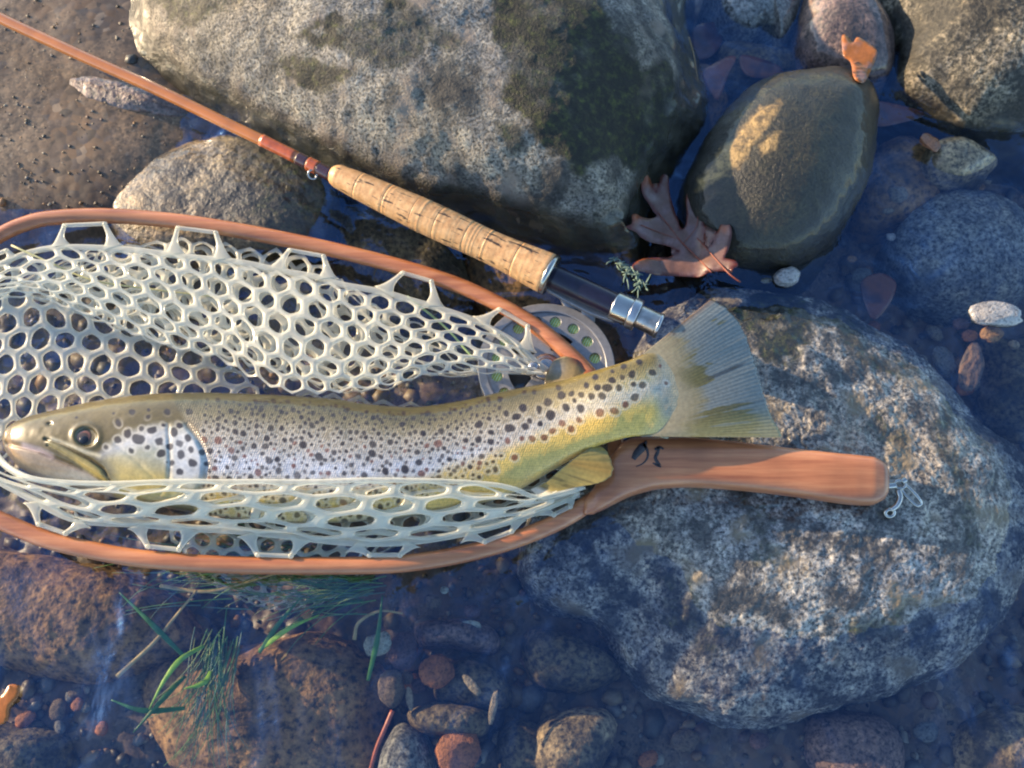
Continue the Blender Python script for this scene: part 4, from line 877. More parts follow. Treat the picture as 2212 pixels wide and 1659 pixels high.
Vf = V.reshape(-1, 3); F = gridfaces(NS, len(phi), cv=True)[:, ::-1]
body = mk('body', Vf, F, M_fish, trout, col=rgba.reshape(-1, 4), uv=uvv.reshape(-1, 2))
# eye
def dome(cx, cy, z, r, h, mat, name, parent, colf, n=26, mseg=48):
    t_ = np.linspace(0, 1, n); a = np.linspace(0, 2*np.pi, mseg, endpoint=False); c3 = at(cx, cy, z)
    x = t_[:, None]*np.cos(a)[None]*r*MPP; y = t_[:, None]*np.sin(a)[None]*r*MPP*.9; zz = h*np.sqrt(np.maximum(0, 1-t_**2))[:, None]*np.ones_like(x)
    Vd = np.stack([c3[0]+x, c3[1]+y, c3[2]+zz], -1); cl = colf(t_[:, None]*np.ones_like(x), a[None]*np.ones_like(x))
    return mk(name, Vd.reshape(-1, 3), gridfaces(n, mseg, cv=True), mat, parent, col=cl.reshape(-1, 3))
zsurf = float(fish_surf(at(186, 945, .035)[None])[0])
M_eye = vcolmat('eye_glossy', rough=.2, coat=.6)
def iriscol(t_, a):
    c = np.zeros(t_.shape+(3,))+np.array([.075, .05, .035]); c = mixc(c, (.11, .085, .03), sstep(.55, .8, t_)); c = mixc(c, (.30, .12, .07), np.exp(-((t_-.5)/.09)**2)); c = mixc(c, (.05, .045, .04), sstep(.85, 1., t_)); return c
eye = dome(184, 946, zsurf-.0022, 24, .0026, M_eye, 'eye', trout, iriscol)
dome(182, 949, zsurf-.0004, 10.5, .0010, M_eye, 'pupil', eye, lambda t_, a: np.zeros(t_.shape+(3,))+np.array([.006, .006, .010]))
# tail fin
def fan(name, base, outer, zb_, zo, colf, mat, nu=50, nv=220, ray=40, thick=.0007, wave=.001, ridge=.00009, seed=0, edge=2):
    bq = catmull(np.array(base, float), nv); oq = catmull(np.array(outer, float), nv); s_ = np.linspace(0, 1, nu)[:, None, None]
    q = bq[None]*(1-s_)+oq[None]*s_; v_ = np.linspace(0, 1, nv)[None]; s2 = s_[..., 0]
    q[..., 0] += (s2**3)*.7*np.sin(v_*ray*2*np.pi)+(s2**6)*edge*vnoise(np.stack([v_*30+0*s2, 0*v_+0*s2+seed, 0*v_+0*s2], -1), 5)
    zb2 = np.interp(np.linspace(0, 1, nv), np.linspace(0, 1, len(zb_)), zb_)[None]; zo2 = np.interp(np.linspace(0, 1, nv), np.linspace(0, 1, len(zo)), zo)[None]
    z = zb2+(zo2-zb2)*s2**2.2+wave*np.sin(v_*9+s2*2)*s2+ridge*np.abs(np.sin(v_*ray*np.pi))*(.3+.7*s2)
    tk = thick*(1.6-1.2*s2)
    P_ = at(q[..., 0], q[..., 1], z); top_ = P_.copy(); top_[..., 2] += tk/2; bot_ = P_.copy(); bot_[..., 2] -= tk/2
    cl = colf(q[..., 0], q[..., 1], s2*np.ones_like(v_), v_*np.ones_like(s2), P_)
    F = gridfaces(nu, nv); F2 = F[:, ::-1]+nu*nv
    ed = lambda idx: np.stack([idx[:-1], idx[1:], idx[1:]+nu*nv, idx[:-1]+nu*nv], -1)
    A = np.arange(nu*nv).reshape(nu, nv)
    F = np.vstack([F, F2, ed(A[-1]), ed(A[:, 0]), ed(A[:, -1]), ed(A[0])])
    return mk(name, np.vstack([top_.reshape(-1, 3), bot_.reshape(-1, 3)]), F, mat, trout, col=np.vstack([cl.reshape(-1, 3)]*2))
M_fin = vcolmat('fin_membrane', rough=.25, coat=.8, alpha=.93, transl=.25)
def tailcol(x, y, s, v, P_):
    n_ = fbm(P_*np.array([.5, 1.6, 1]), 60, 4, 61); st_ = vnoise(np.stack([v*46, s*1.5, 0*s], -1), 8)
    c = np.zeros(x.shape+(3,))+np.array([.26, .22, .10])
    c = mixc(c, (.25, .27, .25), sstep(.18, .40, s+.30*n_+.08*st_))
    ol = sstep(.0, .12, n_+.35*st_+.25*np.exp(-((s-.38)/.16)**2)-.1)*sstep(.98, .8, s)
    c = mixc(c, (.19, .15, .022), ol*.85)
    c = mixc(c, (.05, .06, .075), sstep(.25, .6, st_)*sstep(.35, .6, s)*np.exp(-((v-.5)/.22)**2)*.8)
    c = mixc(c, (.46, .38, .15), sstep(.72, .95, v)*.7)
    c = mixc(c, (.25, .15, .09), sstep(.05, .0, v)*.8)
    for sx2, sy2 in [(1470, 665), (1482, 656), (1450, 705), (1456, 722), (1442, 735), (1428, 748), (1444, 752), (1478, 715), (1462, 738), (1434, 760), (1474, 690), (1458, 745)]:
        c = mixc(c, (.05, .03, .03), np.exp(-(np.hypot(x-sx2, y-sy2)/3.6)**2)*.8)
    c = c*(1+.09*np.sin(v*40*2*np.pi+vnoise(np.stack([v*6, s*3, 0*s], -1), 3)*3)*sstep(.05, .4, s))[..., None]
    return mixc(c, (.41, .35, .22), sstep(.46, .08, s+.16*n_))
tail_fin = fan('tail_fin', [(1388, 766), (1402, 774), (1428, 806), (1440, 850), (1438, 900), (1420, 934), (1385, 943)],
    [(1536, 646), (1570, 668), (1605, 712), (1628, 775), (1646, 838), (1664, 893), (1690, 945)], [.0369]*7, [.024, .026, .027, .027, .027, .028, .030], tailcol, M_fin)
def adcol(x, y, s, v, P_):
    c = np.zeros(x.shape+(3,))+np.array([.30, .22, .09]); c = mixc(c, (.40, .36, .30), np.exp(-(np.hypot(x-1205, y-795)/16)**2)); return mixc(c, (.20, .03, .02), sstep(.6, 1., s)*sstep(.5, .75, v)*.9)
fan('adipose_fin', [(1176, 832), (1200, 826), (1225, 820), (1245, 815), (1256, 812)], [(1180, 806), (1196, 780), (1222, 770), (1252, 780), (1266, 800)], [.028, .028, .029, .030, .030], [.030, .032, .033, .032, .031], adcol, M_fin, nu=16, nv=60, ray=3, edge=0, thick=.0007, ridge=.00003)
def ancol(x, y, s, v, P_):
    st_ = vnoise(np.stack([v*16, s*1.2, 0*s], -1), 18)
    c = np.zeros(x.shape+(3,))+np.array([.38, .30, .09]); c = mixc(c, (.20, .16, .05), sstep(.1, .5, st_)*.8); c = mixc(c, (.42, .24, .05), np.exp(-((v-.72)/.08)**2)*.6)
    return mixc(c, (.80, .76, .66), sstep(.16, .05, v)*.95)
fan('anal_fin', [(1146, 1058), (1180, 1042), (1205, 1020), (1235, 996), (1262, 976)], [(1166, 1076), (1240, 1054), (1296, 1043), (1322, 1024), (1320, 996), (1308, 972), (1288, 961)], [.024, .030, .032, .034, .035], [.030, .031, .032, .033, .033, .034, .034], ancol, M_fin, nu=36, nv=120, ray=14, edge=1, thick=.0012, ridge=.0003, wave=.0012)

# ================================================================== fly rod and reel
rod = thing('fly_rod', at(950, 480, 0), 'fly rod with cork grip and grey reel lying between the boulder and the net', 'fishing rod')
M_blank = simplemat('amber_rod_varnish', (.50, .165, .032), .22, coat=1., noise=(60., .18))
M_wrap = simplemat('dark_thread_wrap', (.045, .014, .02), .25, coat=1.)
M_wrapr = simplemat('red_thread_wrap', (.44, .09, .02), .25, coat=1.)
ZR = .031
def rl(px, py, z=ZR): return at(px, py, z)
A0, A1 = rl(-60, 8), rl(712, 378)
def seg(a_, b_, ra, rb_, name, mat, parent=rod, n=12, sg=18):
    P_ = a_[None]*(1-np.linspace(0, 1, n)[:, None])+b_[None]*np.linspace(0, 1, n)[:, None]
    V, F = sweep(P_, np.linspace(ra, rb_, n)*MPP, seg=sg); return mk(name, V, F, mat, parent)
shaft_pts = [(-60, 6), (0, 39), (170, 118), (337, 193), (500, 272), (600, 320), (660, 350), (714, 378)]
c_ = catmull(np.array([rl(*q) for q in shaft_pts]), 60)
V, F = sweep(c_, np.linspace(13.5, 13.5, 60)*MPP, seg=18); mk('shaft', V, F, M_blank, rod)
seg(rl(566, 303), rl(640, 340), 14.4, 14.4, 'thread_wrap', M_wrapr)
seg(rl(644, 342), rl(664, 352), 14.8, 14.8, 'thread_wrap', M_wrap)
seg(rl(667, 354), rl(686, 363), 16, 16, 'thread_wrap', M_wrapr)
seg(rl(688, 364), rl(714, 378), 15, 15, 'thread_wrap', M_wrap)
mk('hook_keeper', *ringp(675, 377, ZR, 9, 10, 2.4, .4, .7), M_steel, rod)
# cork grip with its rings
cork, t, N, L = newmat('cork')
tc = N('TexCoord'); mp = N('Mapping'); mp.inputs['Rotation'].default_value = (0, 0, math.radians(25)); L(tc.outputs['Object'], mp.inputs[0])
mp2 = N('Mapping'); mp2.inputs['Scale'].default_value = (60, 420, 420); L(mp.outputs[0], mp2.inputs[0])
n1 = N('TexNoise', i_Scale=1., i_Detail=3.0, i_Roughness=.6); L(mp2.outputs[0], n1.inputs[0])
pit = ramp(t, [(.36, (1, 1, 1)), (.395, (0, 0, 0))]); L(n1.outputs[0], pit.inputs[0])
n2 = N('TexNoise', i_Scale=260., i_Detail=5.0, i_Roughness=.7); L(tc.outputs['Object'], n2.inputs[0])
cr_ = ramp(t, [(.3, (.42, .21, .085)), (.5, (.60, .34, .15)), (.7, (.72, .45, .22))]); L(n2.outputs[0], cr_.inputs[0])
oi = N('ObjectInfo'); tint = ramp(t, [(0, (.95, .94, .92)), (1, (1.05, 1.04, 1.02))]); L(oi.outputs['Random'], tint.inputs[0])
c = mixn(t, cr_.outputs[0], tint.outputs[0], 1., 'MULTIPLY'); c = mixn(t, c, (.05, .028, .015), pit.outputs[0])
bs = N('BsdfPrincipled', i_Roughness=.5); bs.inputs['Coat Weight'].default_value = .25; bs.inputs['Coat Roughness'].default_value = .35; L(c, bs.inputs['Base Color'])
sb = N('Math', operation='SUBTRACT'); L(n2.outputs[0], sb.inputs[0]); L(pit.outputs[0], sb.inputs[1])
b = N('Bump', i_Strength=.4, i_Distance=.0006); L(sb.outputs[0], b.inputs['Height']); L(b.outputs[0], bs.inputs['Normal']); out(t, bs.outputs[0]); M_cork = cork
G0, G1 = rl(716, 374), rl(1186, 593)
gk = [0, .012, .035, .12, .25, .42, .55, .66, .74, .82, .91, .985, 1.0]; gr_ = [15, 22, 26.5, 30, 33.5, 37.5, 37.5, 36, 35.5, 37.5, 41.5, 45, 43]
joints = [0, .135, .27, .40, .505, .64, .72, .86, 1.0]
grip = bpy.data.objects.new('cork_grip', None)
COL.objects.link(grip); grip.parent = rod; ORG[grip.name] = ORG[rod.name]
for k in range(len(joints)-1):
    ss = np.linspace(joints[k], joints[k+1], 26); rr = np.interp(ss, gk, gr_); rr[0] *= .997 if k else 1; rr[-1] *= .997 if k < len(joints)-2 else 1
    rr = rr*(1+.006*np.random.default_rng(k).standard_normal(26))
    P_ = G0[None]*(1-ss[:, None])+G1[None]*ss[:, None]; V, F = sweep(P_, rr*MPP, seg=40)
    mk('cork_ring', V, F, M_cork, grip)
seg(rl(1184, 592), rl(1192, 596), 45.2, 44, 'winding_check', M_steel, n=4, sg=32)
M_seat = simplemat('black_lacquered_seat', (.008, .007, .024), .3, coat=.25)
seg(rl(1190, 595), rl(1338, 664), 25.5, 25.5, 'reel_seat', M_seat, sg=32)
M_alu = simplemat('brushed_aluminium', (.55, .55, .56), .28, metal=1., noise=(200., .15))
hood = seg(rl(1326, 659), rl(1362, 675), 31, 31, 'seat_hood', M_steel, sg=36)
seg(rl(1362, 675), rl(1378, 682), 34, 34, 'locking_ring', M_alu, sg=14)
M_cap = simplemat('nickel_butt_cap', (.50, .46, .42), .32, metal=1.)
seg(rl(1378, 682), rl(1421, 703), 25, 26, 'butt_cap', M_cap, sg=32)
seg(rl(1420, 702.5), rl(1426, 705), 27.5, 27, 'butt_cap_rim', M_alu, sg=32, n=4)

M_reel = simplemat('grey_anodised_aluminium', (.27, .27, .285), .38, metal=.4, noise=(350., .12))
M_line = None
reel = bpy.data.objects.new('fly_reel', None); COL.objects.link(reel); reel.parent = rod; ORG[reel.name] = ORG[rod.name]
RC = at(1180, 794, .0135)
def plate(splines, thick, bev, z0, mat, name, parent, tilt=True, res=None):
    cu = bpy.data.curves.new('tmp', 'CURVE'); cu.dimensions = '2D'; cu.fill_mode = 'BOTH'; cu.extrude = max(thick/2-bev, 1e-5); cu.bevel_depth = bev; cu.bevel_resolution = 2
    for pts in splines:
        sp = cu.splines.new('POLY'); sp.points.add(len(pts)-1); sp.use_cyclic_u = True
        for k, q in enumerate(pts): sp.points[k].co = (q[0]*MPP*10, q[1]*MPP*10, 0, 1)
    cu.extrude *= 10; cu.bevel_depth *= 10
    ob = bpy.data.objects.new('tmp', cu); COL.objects.link(ob)
    dg = bpy.context.evaluated_depsgraph_get(); me = bpy.data.meshes.new_from_object(ob.evaluated_get(dg))
    V = np.array([v.co[:] for v in me.vertices])/10; F = [tuple(p_.vertices) for p_ in me.polygons]
    bpy.data.objects.remove(ob); bpy.data.curves.remove(cu)
    V = V+RC+np.array([0, 0, z0]); o = mk(name, V, F, mat, parent, smooth=False); bpy.data.meshes.remove(me); return o
def circ(cx, cy, r, n=48, rev=False):
    a = np.linspace(0, 2*np.pi, n, endpoint=False); a = a[::-1] if rev else a
    return [(cx+r*math.cos(t_), cy+r*math.sin(t_)) for t_ in a]
# outer frame ring
plate([circ(0, 0, 143, 110), circ(0, 0, 128, 110)], .004, .0006, .0008, M_reel, 'reel_frame', reel)
V, F = sweep(np.array([RC-[0, 0, .024], RC-[0, 0, .003]]), np.array([141, 141])*MPP, seg=90, up=(0, 1, 0), caps=False); mk('reel_frame_wall', V, F, M_reel, reel)
plate([circ(0, 0, 142, 90)], .0016, .0003, -.024, M_reel, 'reel_back_plate', reel)
holes = [circ(106*math.cos(math.radians(11+22.5*k)), 106*math.sin(math.radians(11+22.5*k)), 13.2, 28) for k in range(16)]
cut = []
for k in range(5):
    a0 = math.radians(100+72*k+16); a1 = math.radians(100+72*(k+1)-16); b0 = math.radians(100+72*k+24); b1 = math.radians(100+72*(k+1)-24)
    cut.append([(83*math.cos(t_), 83*math.sin(t_)) for t_ in np.linspace(a0, a1, 18)]+[(38*math.cos(t_), 38*math.sin(t_)) for t_ in np.linspace(b1, b0, 10)])
spool = plate([circ(0, 0, 125.5, 110)]+holes+cut, .0022, .0004, .0, M_reel, 'spool', reel)
M_hub = simplemat('hub_cap', (.34, .33, .34), .25, metal=.8)
def lathe(prof, z0, mat, name, parent, cx=0, cy=0, n=40):
    a = np.linspace(0, 2*np.pi, n, endpoint=False); pr = np.array(prof)
    V = np.stack([pr[:, 0:1]*np.cos(a)[None]*MPP+cx*MPP, pr[:, 0:1]*np.sin(a)[None]*MPP+cy*MPP, (pr[:, 1:2]+z0)*np.ones((1, n))], -1).reshape(-1, 3)+RC
    return mk(name, V, gridfaces(len(pr), n, cv=True), mat, parent)
lathe([(0.1, .0042), (12, .0042), (17, .0036), (19, .002), (22, .0014), (30, .0012), (31, 0)], .0005, M_hub, 'spool_hub', spool)
lathe([(0.1, .011), (9, .011), (11.5, .0095), (9.5, .006), (10.5, .002), (10.5, 0)], .0012, M_hub, 'crank_knob', spool, -28, -12)
lathe([(36, 0), (36, -.018)], -.001, M_seat, 'spool_core', spool)
# coiled line inside the spool
ml, t, N, L = newmat('fly_line_coils')
tc = N('TexCoord'); mp = N('Mapping'); mp.inputs['Rotation'].default_value = (0, 0, .5); L(tc.outputs['Object'], mp.inputs[0])
wv = N('TexWave', i_Scale=210., i_Distortion=2.0); L(mp.outputs[0], wv.inputs[0])
r = ramp(t, [(.1, (.40, .46, .10)), (.4, (.62, .70, .14)), (.7, (.92, .92, .35)), (.95, (.50, .80, .55))]); L(wv.outputs[0], r.inputs[0])
bs = N('BsdfPrincipled', i_Roughness=.35); L(r.outputs[0], bs.inputs['Base Color']); out(t, bs.outputs[0])
cv_, cf_ = [], []
pts_ = []
for k in range(13):
    a = np.linspace(0, 2*np.pi, 90, endpoint=False); r_ = 92+2.6*k
    P_ = np.stack([r_*np.cos(a)*MPP, r_*np.sin(a)*MPP, -.0016+.0002*np.sin(a*3+k)-.0002*(k % 2)], -1)+RC
    T = np.roll(P_, -1, 0)-np.roll(P_, 1, 0); T /= np.linalg.norm(T, axis=1)[:, None]; Cn = np.cross(T, [0, 0, 1.]); bb = np.linspace(0, 2*np.pi, 8, endpoint=False)
    V = P_[:, None]+(Cn[:, None]*np.cos(bb)[None, :, None]+np.array([0, 0, 1.])[None, None]*np.sin(bb)[None, :, None])*1.7*MPP
    pts_.append((V.reshape(-1, 3), [tuple(f) for f in gridfaces(90, 8, cu=True, cv=True)]))
mk('fly_line', *merge(pts_), ml, reel)
# reel foot and its strut
def bar(pts, wid, hgt, name, mat, parent, n=30):
    P_ = catmull(np.array([at(*q) for q in pts]), n); w_ = np.interp(np.linspace(0, 1, n), np.linspace(0, 1, len(wid)), wid)
    V, F = sweep(P_, w_*MPP, hgt*MPP, seg=20, power=.45); return mk(name, V, F, mat, parent)
bar([(1170, 614, .020), (1230, 642, .019), (1290, 672, .020), (1330, 690, .022)], [8, 14, 15, 9], 6, 'reel_foot', M_reel, reel)
bar([(1228, 640, .017), (1236, 662, .014), (1246, 690, .011)], [20, 17, 22], 7, 'reel_strut', M_reel, reel)
bar([(1272, 665, .017), (1270, 690, .013), (1262, 710, .010)], [17, 15, 20], 7, 'reel_strut', M_reel, reel)

# ================================================================== leaves and plants
ROCKV = np.vstack([np.array([v.co[:] for v in o.data.vertices])+np.array(o.location) for o in S.objects if o.get('category') in ('boulder', 'rock', 'stone')])
ROCKV = ROCKV[(np.abs(ROCKV[:, 0]) < .4) & (np.abs(ROCKV[:, 1]) < .45)]
def ground(x, y, rad=.004, default=-.06):
    m_ = ROCKV[(np.abs(ROCKV[:, 0]-x) < rad) & (np.abs(ROCKV[:, 1]-y) < rad)]
    return max(default, m_[:, 2].max()) if len(m_) else default
def leaf(name, outline, base, label, colf, amp=.002, rest=True, thick=.0004, seed=0, n=150, parent=None, cat='leaf', curl=0., rough=.3):
    import bmesh
    o2 = catmull(np.array(outline, float), n, True)
    bm = bmesh.new(); vs = [bm.verts.new((q[0], q[1], 0)) for q in o2]; f = bm.faces.new(vs)
    bmesh.ops.triangulate(bm, faces=[f]);
    for it in range(5):
        ed = [e for e in bm.edges if e.calc_length() > 12 and not e.is_boundary]
        if not ed: break
        bmesh.ops.subdivide_edges(bm, edges=ed, cuts=1); bmesh.ops.triangulate(bm, faces=[f_ for f_ in bm.faces if len(f_.verts) > 3])
    Pq = np.array([v.co[:] for v in bm.verts]); F = [tuple(v.index for v in f_.verts) for f_ in bm.faces]; bm.verts.index_update(); bm.free()
    bx, by = Pq[:, 0], Pq[:, 1]; cx, cy = bx.mean(), by.mean()
    z = np.array([base(a, b_) if callable(base) else base for a, b_ in zip(bx, by)], float)
    W = at(bx, by, z); z = z+amp*fbm(W, 45, 3, seed)+curl*(np.hypot(bx-cx, by-cy)/60)**2
    if rest:
        coarse = {}
        gz = []
        for q in W:
            k = (round(q[0]/.003), round(q[1]/.003))
            if k not in coarse: coarse[k] = ground(q[0], q[1], .005)
            gz.append(coarse[k])
        z = np.maximum(z, np.array(gz)+.0012)
    top_ = at(bx, by, z); n_ = len(top_); bot_ = top_-[0, 0, thick]
    Fb = [tuple(i+n_ for i in f_[::-1]) for f_ in F]
    edges = {}
    for f_ in F:
        for i in range(len(f_)):
            e = (f_[i], f_[(i+1) % len(f_)]); edges[e] = 1
    side = [(a, b_, b_+n_, a+n_)[::-1] for (a, b_) in edges if (b_, a) not in edges]
    cl = colf(bx, by, dseg(bx, by, [tuple(q) for q in o2[::3]]+[tuple(o2[0])]), top_)
    o = mk(name, np.vstack([top_, bot_]), F+Fb+side, vcolmat(name+'_skin', rough=rough, coat=.35, transl=.15), parent, col=np.vstack([cl, cl]))
    if parent is None: set_props(o, label, cat)
    return o
ok = [(520, 150), (590, 230), (640, 400), (680, 420), (710, 330), (730, 200), (780, 155), (840, 200), (860, 420), (920, 640), (980, 800), (1000, 880), (1050, 930), (1090, 860), (1100, 700), (1090, 500), (1120, 390), (1200, 360), (1310, 410), (1330, 600), (1350, 850), (1340, 1100), (1400, 1210), (1440, 1190), (1520, 1000), (1580, 870), (1650, 840), (1720, 880), (1740, 1000), (1700, 1200), (1640, 1330), (1700, 1350), (1800, 1380), (1830, 1450), (1780, 1480), (1700, 1480), (1740, 1550), (1600, 1520), (1350, 1560), (1280, 1610), (1050, 1600), (700, 1580), (480, 1530), (350, 1500), (340, 1430), (480, 1350), (740, 1330), (850, 1320), (1000, 1250), (940, 1210), (760, 1150), (580, 1110), (450, 1040), (380, 970), (240, 900), (330, 850), (330, 730), (400, 720), (470, 760), (600, 780), (680, 740), (630, 680), (560, 560), (500, 480), (460, 380), (460, 260)]
ok = [(1314.7+a*.1532, 352.4+b_*.1532) for a, b_ in ok]
oc = lambda q: (1314.7+q[0]*.1532, 352.4+q[1]*.1532)
oakr = thing('oak_leaf', at(1490, 520, .008), 'reddish brown lobed oak leaf floating between boulder and olive stone', 'leaf')
def oakcol(x, y, d, P_):
    n_ = fbm(P_, 120, 4, 2); c = np.zeros(x.shape+(3,))+np.array([.17, .085, .06]); c = mixc(c, (.22, .13, .12), sstep(-.1, .5, n_)); c = mixc(c, (.11, .018, .010), sstep(8, 1, d+6*n_))
    for tx_, ty_, r_ in [(1395, 388, 14), (1372, 468, 12), (1388, 562, 16), (1565, 495, 9), (1498, 425, 11)]: c = mixc(c, (.36, .09, .02), np.exp(-(np.hypot(x-tx_, y-ty_)/r_)**2)*.9)
    return c
lam = leaf('leaf_blade', ok, lambda x, y: .013+.008*max(0, (1430-x)/60)+.012*max(0, (x-1500)/80), None, oakcol, amp=.004, rest=False, parent=oakr, n=260, thick=.0002, rough=.38)
def lz(px, py):
    q = at(px, py, .010); i = None
    Vl = np.array([v.co[:] for v in lam.data.vertices])+ORG[oakr.name]; d = np.hypot(Vl[:, 0]-q[0], Vl[:, 1]-q[1]); return float(Vl[np.argsort(d)[:4], 2].max())
M_vein = simplemat('leaf_vein', (.22, .05, .025), .5)
for pts, r0 in (([(700, 700), (850, 880), (1000, 1080), (1250, 1330), (1450, 1540)], 1.8), ([(1000, 1080), (700, 970), (450, 870)], 1.0), ([(1060, 1130), (1250, 850), (1210, 480)], 1.0), ([(1250, 1060), (1500, 1340), (1700, 1560), (1860, 1680)], 2.0)):
    q2 = [oc(q) for q in pts]; P_ = catmull(np.array([at(a, b_, lz(a, b_)+.0003) for a, b_ in q2]), 24); V, F = sweep(P_, np.linspace(r0*.6, r0, 24)*MPP, seg=8); mk('leaf_vein', V, F, M_vein, oakr)
def orangecol(x, y, d, P_):
    n_ = fbm(P_, 120, 4, 7); c = np.zeros(x.shape+(3,))+np.array([.46, .15, .03]); return mixc(c, (.42, .22, .17), sstep(0, .5, n_)*.8)
leaf('fallen_leaf', [(1819, 76), (1832, 80), (1843, 92), (1852, 80), (1875, 92), (1895, 112), (1882, 150), (1866, 178), (1845, 168), (1838, 135), (1822, 118)], .028, 'orange brown leaf stuck on the smooth brownish purple stone', orangecol, seed=3, n=60, amp=.002)
def redcol(x, y, d, P_):
    n_ = fbm(P_, 120, 4, 8); c = np.zeros(x.shape+(3,))+np.array([.28, .08, .028]); return mixc(c, (.10, .03, .03), sstep(-.1, .4, n_))
leaf('fallen_leaf', [(1519, 153), (1545, 136), (1576, 121), (1590, 126), (1574, 160), (1552, 214), (1536, 200), (1524, 180)], -.004, 'rusty leaf scrap in dark water between the boulder and olive stone', redcol, seed=4, n=60, rest=False)
leaf('fallen_leaf', [(1500, 60), (1550, 50), (1560, 90), (1530, 125), (1500, 118)], -.02, 'dark red leaf under water right of the boulder top', lambda x, y, d, P_: redcol(x, y, d, P_)*.5, seed=5, n=60, rest=False)
leaf('fallen_leaf', [(1888, 222), (1940, 226), (1998, 246), (1950, 264), (1893, 270)], -.001, 'dark red leaf wedged below the top right boulder', lambda x, y, d, P_: redcol(x, y, d, P_)*.55, seed=6, n=60, rest=False)
leaf('fallen_leaf', [(-40, 1500), (0, 1504), (21, 1479), (42, 1484), (37, 1508), (21, 1526), (16, 1550), (0, 1566), (-40, 1560)], .002, 'orange leaf at the bottom left edge of the water', orangecol, seed=7, n=60, rest=False)
leaf('fallen_leaf', [(1600, 120), (1650, 128), (1690, 150), (1660, 168), (1610, 160)], -.006, 'brown leaf under water just above the olive stone', lambda x, y, d, P_: redcol(x, y, d, P_)*.7, seed=8, n=60, rest=False)
leaf('fallen_leaf', [(1860, 610), (1900, 590), (1935, 610), (1925, 650), (1890, 690), (1870, 660)], -.018, 'dull red leaf under water above the broad granite rock', lambda x, y, d, P_: redcol(x, y, d, P_)*.6, seed=9, n=60, rest=False)
def gr_tube(name, pts, r, mat, label, cat, flat=1., n=24, tip=.3):
    P_ = catmull(np.array([at(*q) for q in pts]), n); V, F = sweep(P_, np.linspace(r, r*tip, n)*MPP, np.linspace(r, r*tip, n)*MPP*flat, seg=8); o = mk(name, V, F, mat); set_props(o, label, cat); return o
M_stem = simplemat('red_stem', (.40, .10, .05), .4); M_straw = simplemat('pale_straw', (.55, .50, .24), .5); M_needle = simplemat('brown_needle', (.32, .20, .09), .5); M_green = simplemat('green_line', (.30, .42, .20), .4)
gr_tube('twig', [(848, 1535, -.008), (832, 1572, -.008), (812, 1620, -.01), (796, 1680, -.012)], 4.5, M_stem, 'thin red stem under water beside the blue stone', 'stem', tip=.8)
gr_tube('pine_needle', [(1488, 80, .012), (1499, 120, .012), (1508, 175, .012)], 2, M_needle, 'brown pine needle along the right edge of the boulder', 'needle')
gr_tube('grass_straw', [(25, 530, .022), (110, 568, .021), (200, 605, .019), (330, 625, .016), (500, 645, .012)], 2.2, M_straw, 'pale dry straw caught in the folds of the net', 'straw', tip=.8)
gr_tube('fishing_line', [(880, 640, .012), (960, 705, .012), (1010, 760, .012), (1024, 775, .012)], 2.6, M_green, 'pale green fly line running under the net toward the reel', 'line', tip=1.)
gr_tube('pine_needle', [(1560, 258, .004), (1530, 330, .003), (1508, 372, .003)], 1.8, M_needle, 'thin needle floating left of the olive stone', 'needle')
M_dryb = simplemat('dry_grass_blade', (.40, .30, .13), .5)
gr_tube('dry_grass_stem', [(425, 1250+25, -.010), (380, 1330, -.008), (330, 1390, -.006), (252, 1462, -.004)][::-1], 4.5, M_dryb, 'long dry tan blade slanting over the water grass', 'dry stem', flat=.4, tip=.5)
gr_tube('dry_grass_stem', [(345, 1265, -.012), (440, 1278, -.010), (520, 1262, -.010), (600, 1238, -.012)], 4., M_dryb, 'dry blade lying level above the water grass', 'dry stem', flat=.4, tip=.5)
gr_tube('dry_grass_stem', [(765, 1382, -.012), (775, 1345, -.010), (820, 1320, -.010), (870, 1325, -.012)], 4., M_dryb, 'short bent dry blade on the algae covered rock', 'dry stem', flat=.4, tip=.5)
MG1 = simplemat('bright_blade', (.22, .40, .04), .35); MG2 = simplemat('deep_blade', (.045, .15, .035), .4)
def blades(name, label, lst):
    r_ = thing(name, at(lst[0][0][0][0], lst[0][0][0][1], -.02), label, 'grass')
    for pts, m_ in lst:
        P_ = catmull(np.array([at(*q) for q in pts]), 24); V, F = sweep(P_, np.interp(np.linspace(0, 1, 24), [0, .4, 1], [3.5, 6, 1.2])*MPP, np.full(24, 1.2)*MPP, seg=8); mk('blade', V, F, m_, r_)
blades('water_grass', 'tuft of broad green grass blades in the water at the lower left', [
    ([(440, 1395, -.012), (390, 1425, -.003), (355, 1470, -.002), (322, 1532, -.003)], MG1), ([(400, 1420, -.014), (345, 1365, -.006), (300, 1320, -.005), (258, 1280, -.006)], MG2),
    ([(400, 1460, -.014), (350, 1512, -.004), (288, 1582, -.005)], MG2), ([(400, 1530, -.012), (310, 1535, -.005), (240, 1512, -.006)], MG2), ([(455, 1450, -.012), (440, 1475, -.006), (398, 1488, -.004)], MG1)])
blades('water_grass', 'two loose green blades lying across the algae covered brown rock', [([(560, 1405, -.016), (620, 1360, -.006), (690, 1328, -.006)], MG1), ([(560, 1410, -.016), (600, 1350, -.008), (650, 1290, -.008)], MG2)])
blades('water_grass', 'single dark upright blade beside the pale greenish pebble', [([(795, 1470, -.014), (815, 1380, -.008), (826, 1285, -.01)], MG2)])
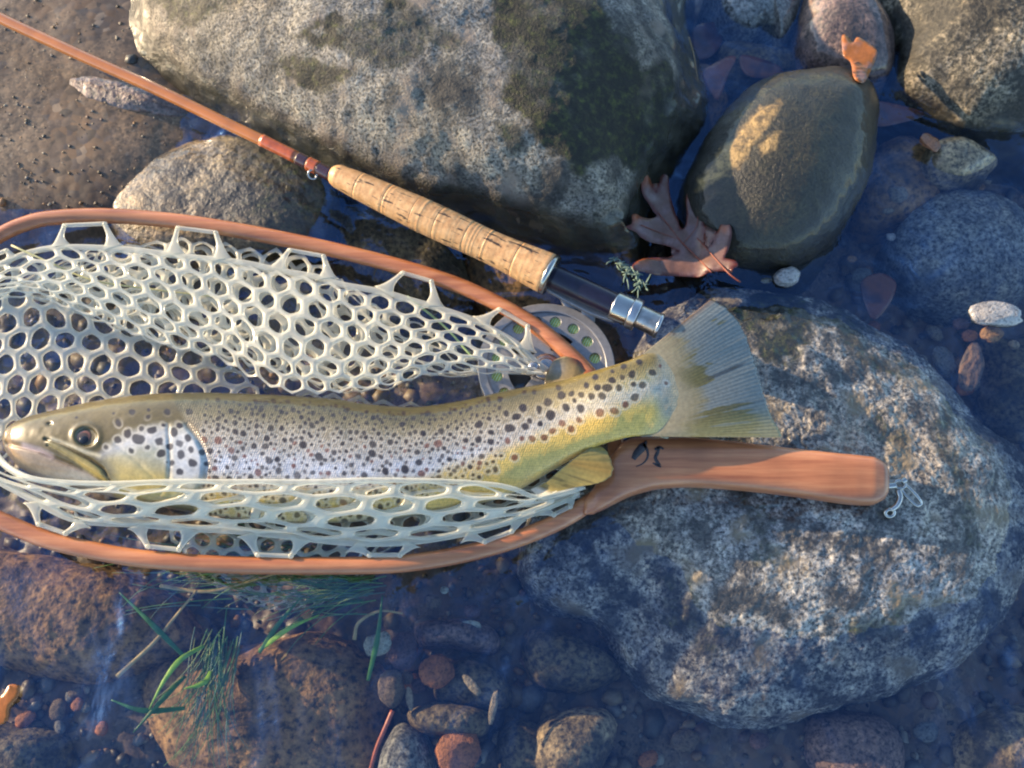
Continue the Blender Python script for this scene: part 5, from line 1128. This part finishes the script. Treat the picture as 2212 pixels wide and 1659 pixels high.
# fine trailing water weed: nobody could count it
mw, t, N, L = newmat('water_weed_green'); bs = N('BsdfPrincipled', i_Roughness=.4); a_ = N('VertexColor', layer_name='Col'); L(a_.outputs[0], bs.inputs['Base Color']); out(t, bs.outputs[0])
g = np.random.default_rng(44); parts = []; cols = []
for k in range(220):
    s_ = k % 3
    if s_ == 0: p0 = np.array([480+g.normal(0, 25), 1400+g.normal(0, 25)]); d0 = np.array([-.25+g.normal(0, .18), 1.0]); ln = g.uniform(120, 270)
    elif s_ == 1: p0 = np.array([790+g.normal(0, 20), 1270+g.normal(0, 18)]); d0 = np.array([-1., .10+g.normal(0, .12)]); ln = g.uniform(100, 260)
    else: p0 = np.array([600+g.normal(0, 80), 1225+g.normal(0, 40)]); d0 = np.array([-1., .05+g.normal(0, .1)]); ln = g.uniform(80, 260)
    d0 /= np.linalg.norm(d0); bend = g.normal(0, .25); pts = []
    for i in range(7):
        f_ = i/6; ang = bend*f_; dd = np.array([d0[0]*math.cos(ang)-d0[1]*math.sin(ang), d0[0]*math.sin(ang)+d0[1]*math.cos(ang)]); q = p0+dd*ln*f_; pts.append(at(q[0], q[1], -.022+.010*math.sin(f_*2.6)+g.normal(0, .0006)))
    V, F = sweep(catmull(np.array(pts), 10), np.linspace(1.4, .5, 10)*MPP, seg=4, caps=False); parts.append((V, F))
    cc_ = np.array([(.10, .24, .09), (.14, .28, .07), (.14, .25, .18), (.22, .28, .10)][g.integers(4)])*g.uniform(.7, 1.2); cols.append(np.repeat(cc_[None], len(V), 0))
V, F = cat_np([(v, f) for v, f in parts]); o = mk('water_weed', V, F, mw, col=np.vstack(cols)); set_props(o, 'fine green water weed trailing under the water below the net', 'water weed', kind='stuff')
# pale lichen sprig on the water beside the reel seat
ml2 = simplemat('pale_lichen', (.20, .30, .25), .6); parts = []; g = np.random.default_rng(5)
for k in range(46):
    f_ = g.random(); b0 = np.array([1325+75*f_+g.normal(0, 5), 555+75*f_+g.normal(0, 6)]); e = b0+g.normal(0, 13, 2)
    parts.append(sweep(catmull(np.array([at(b0[0], b0[1], .001), at((b0[0]+e[0])/2+g.normal(0, 3), (b0[1]+e[1])/2, .003), at(e[0], e[1], .002)]), 6), np.linspace(1.9, 1.0, 6)*MPP, seg=6))
V, F = merge(parts); o = mk('lichen_sprig', V, F, ml2); set_props(o, 'pale green lichen sprig floating between the oak leaf and reel seat', 'lichen')
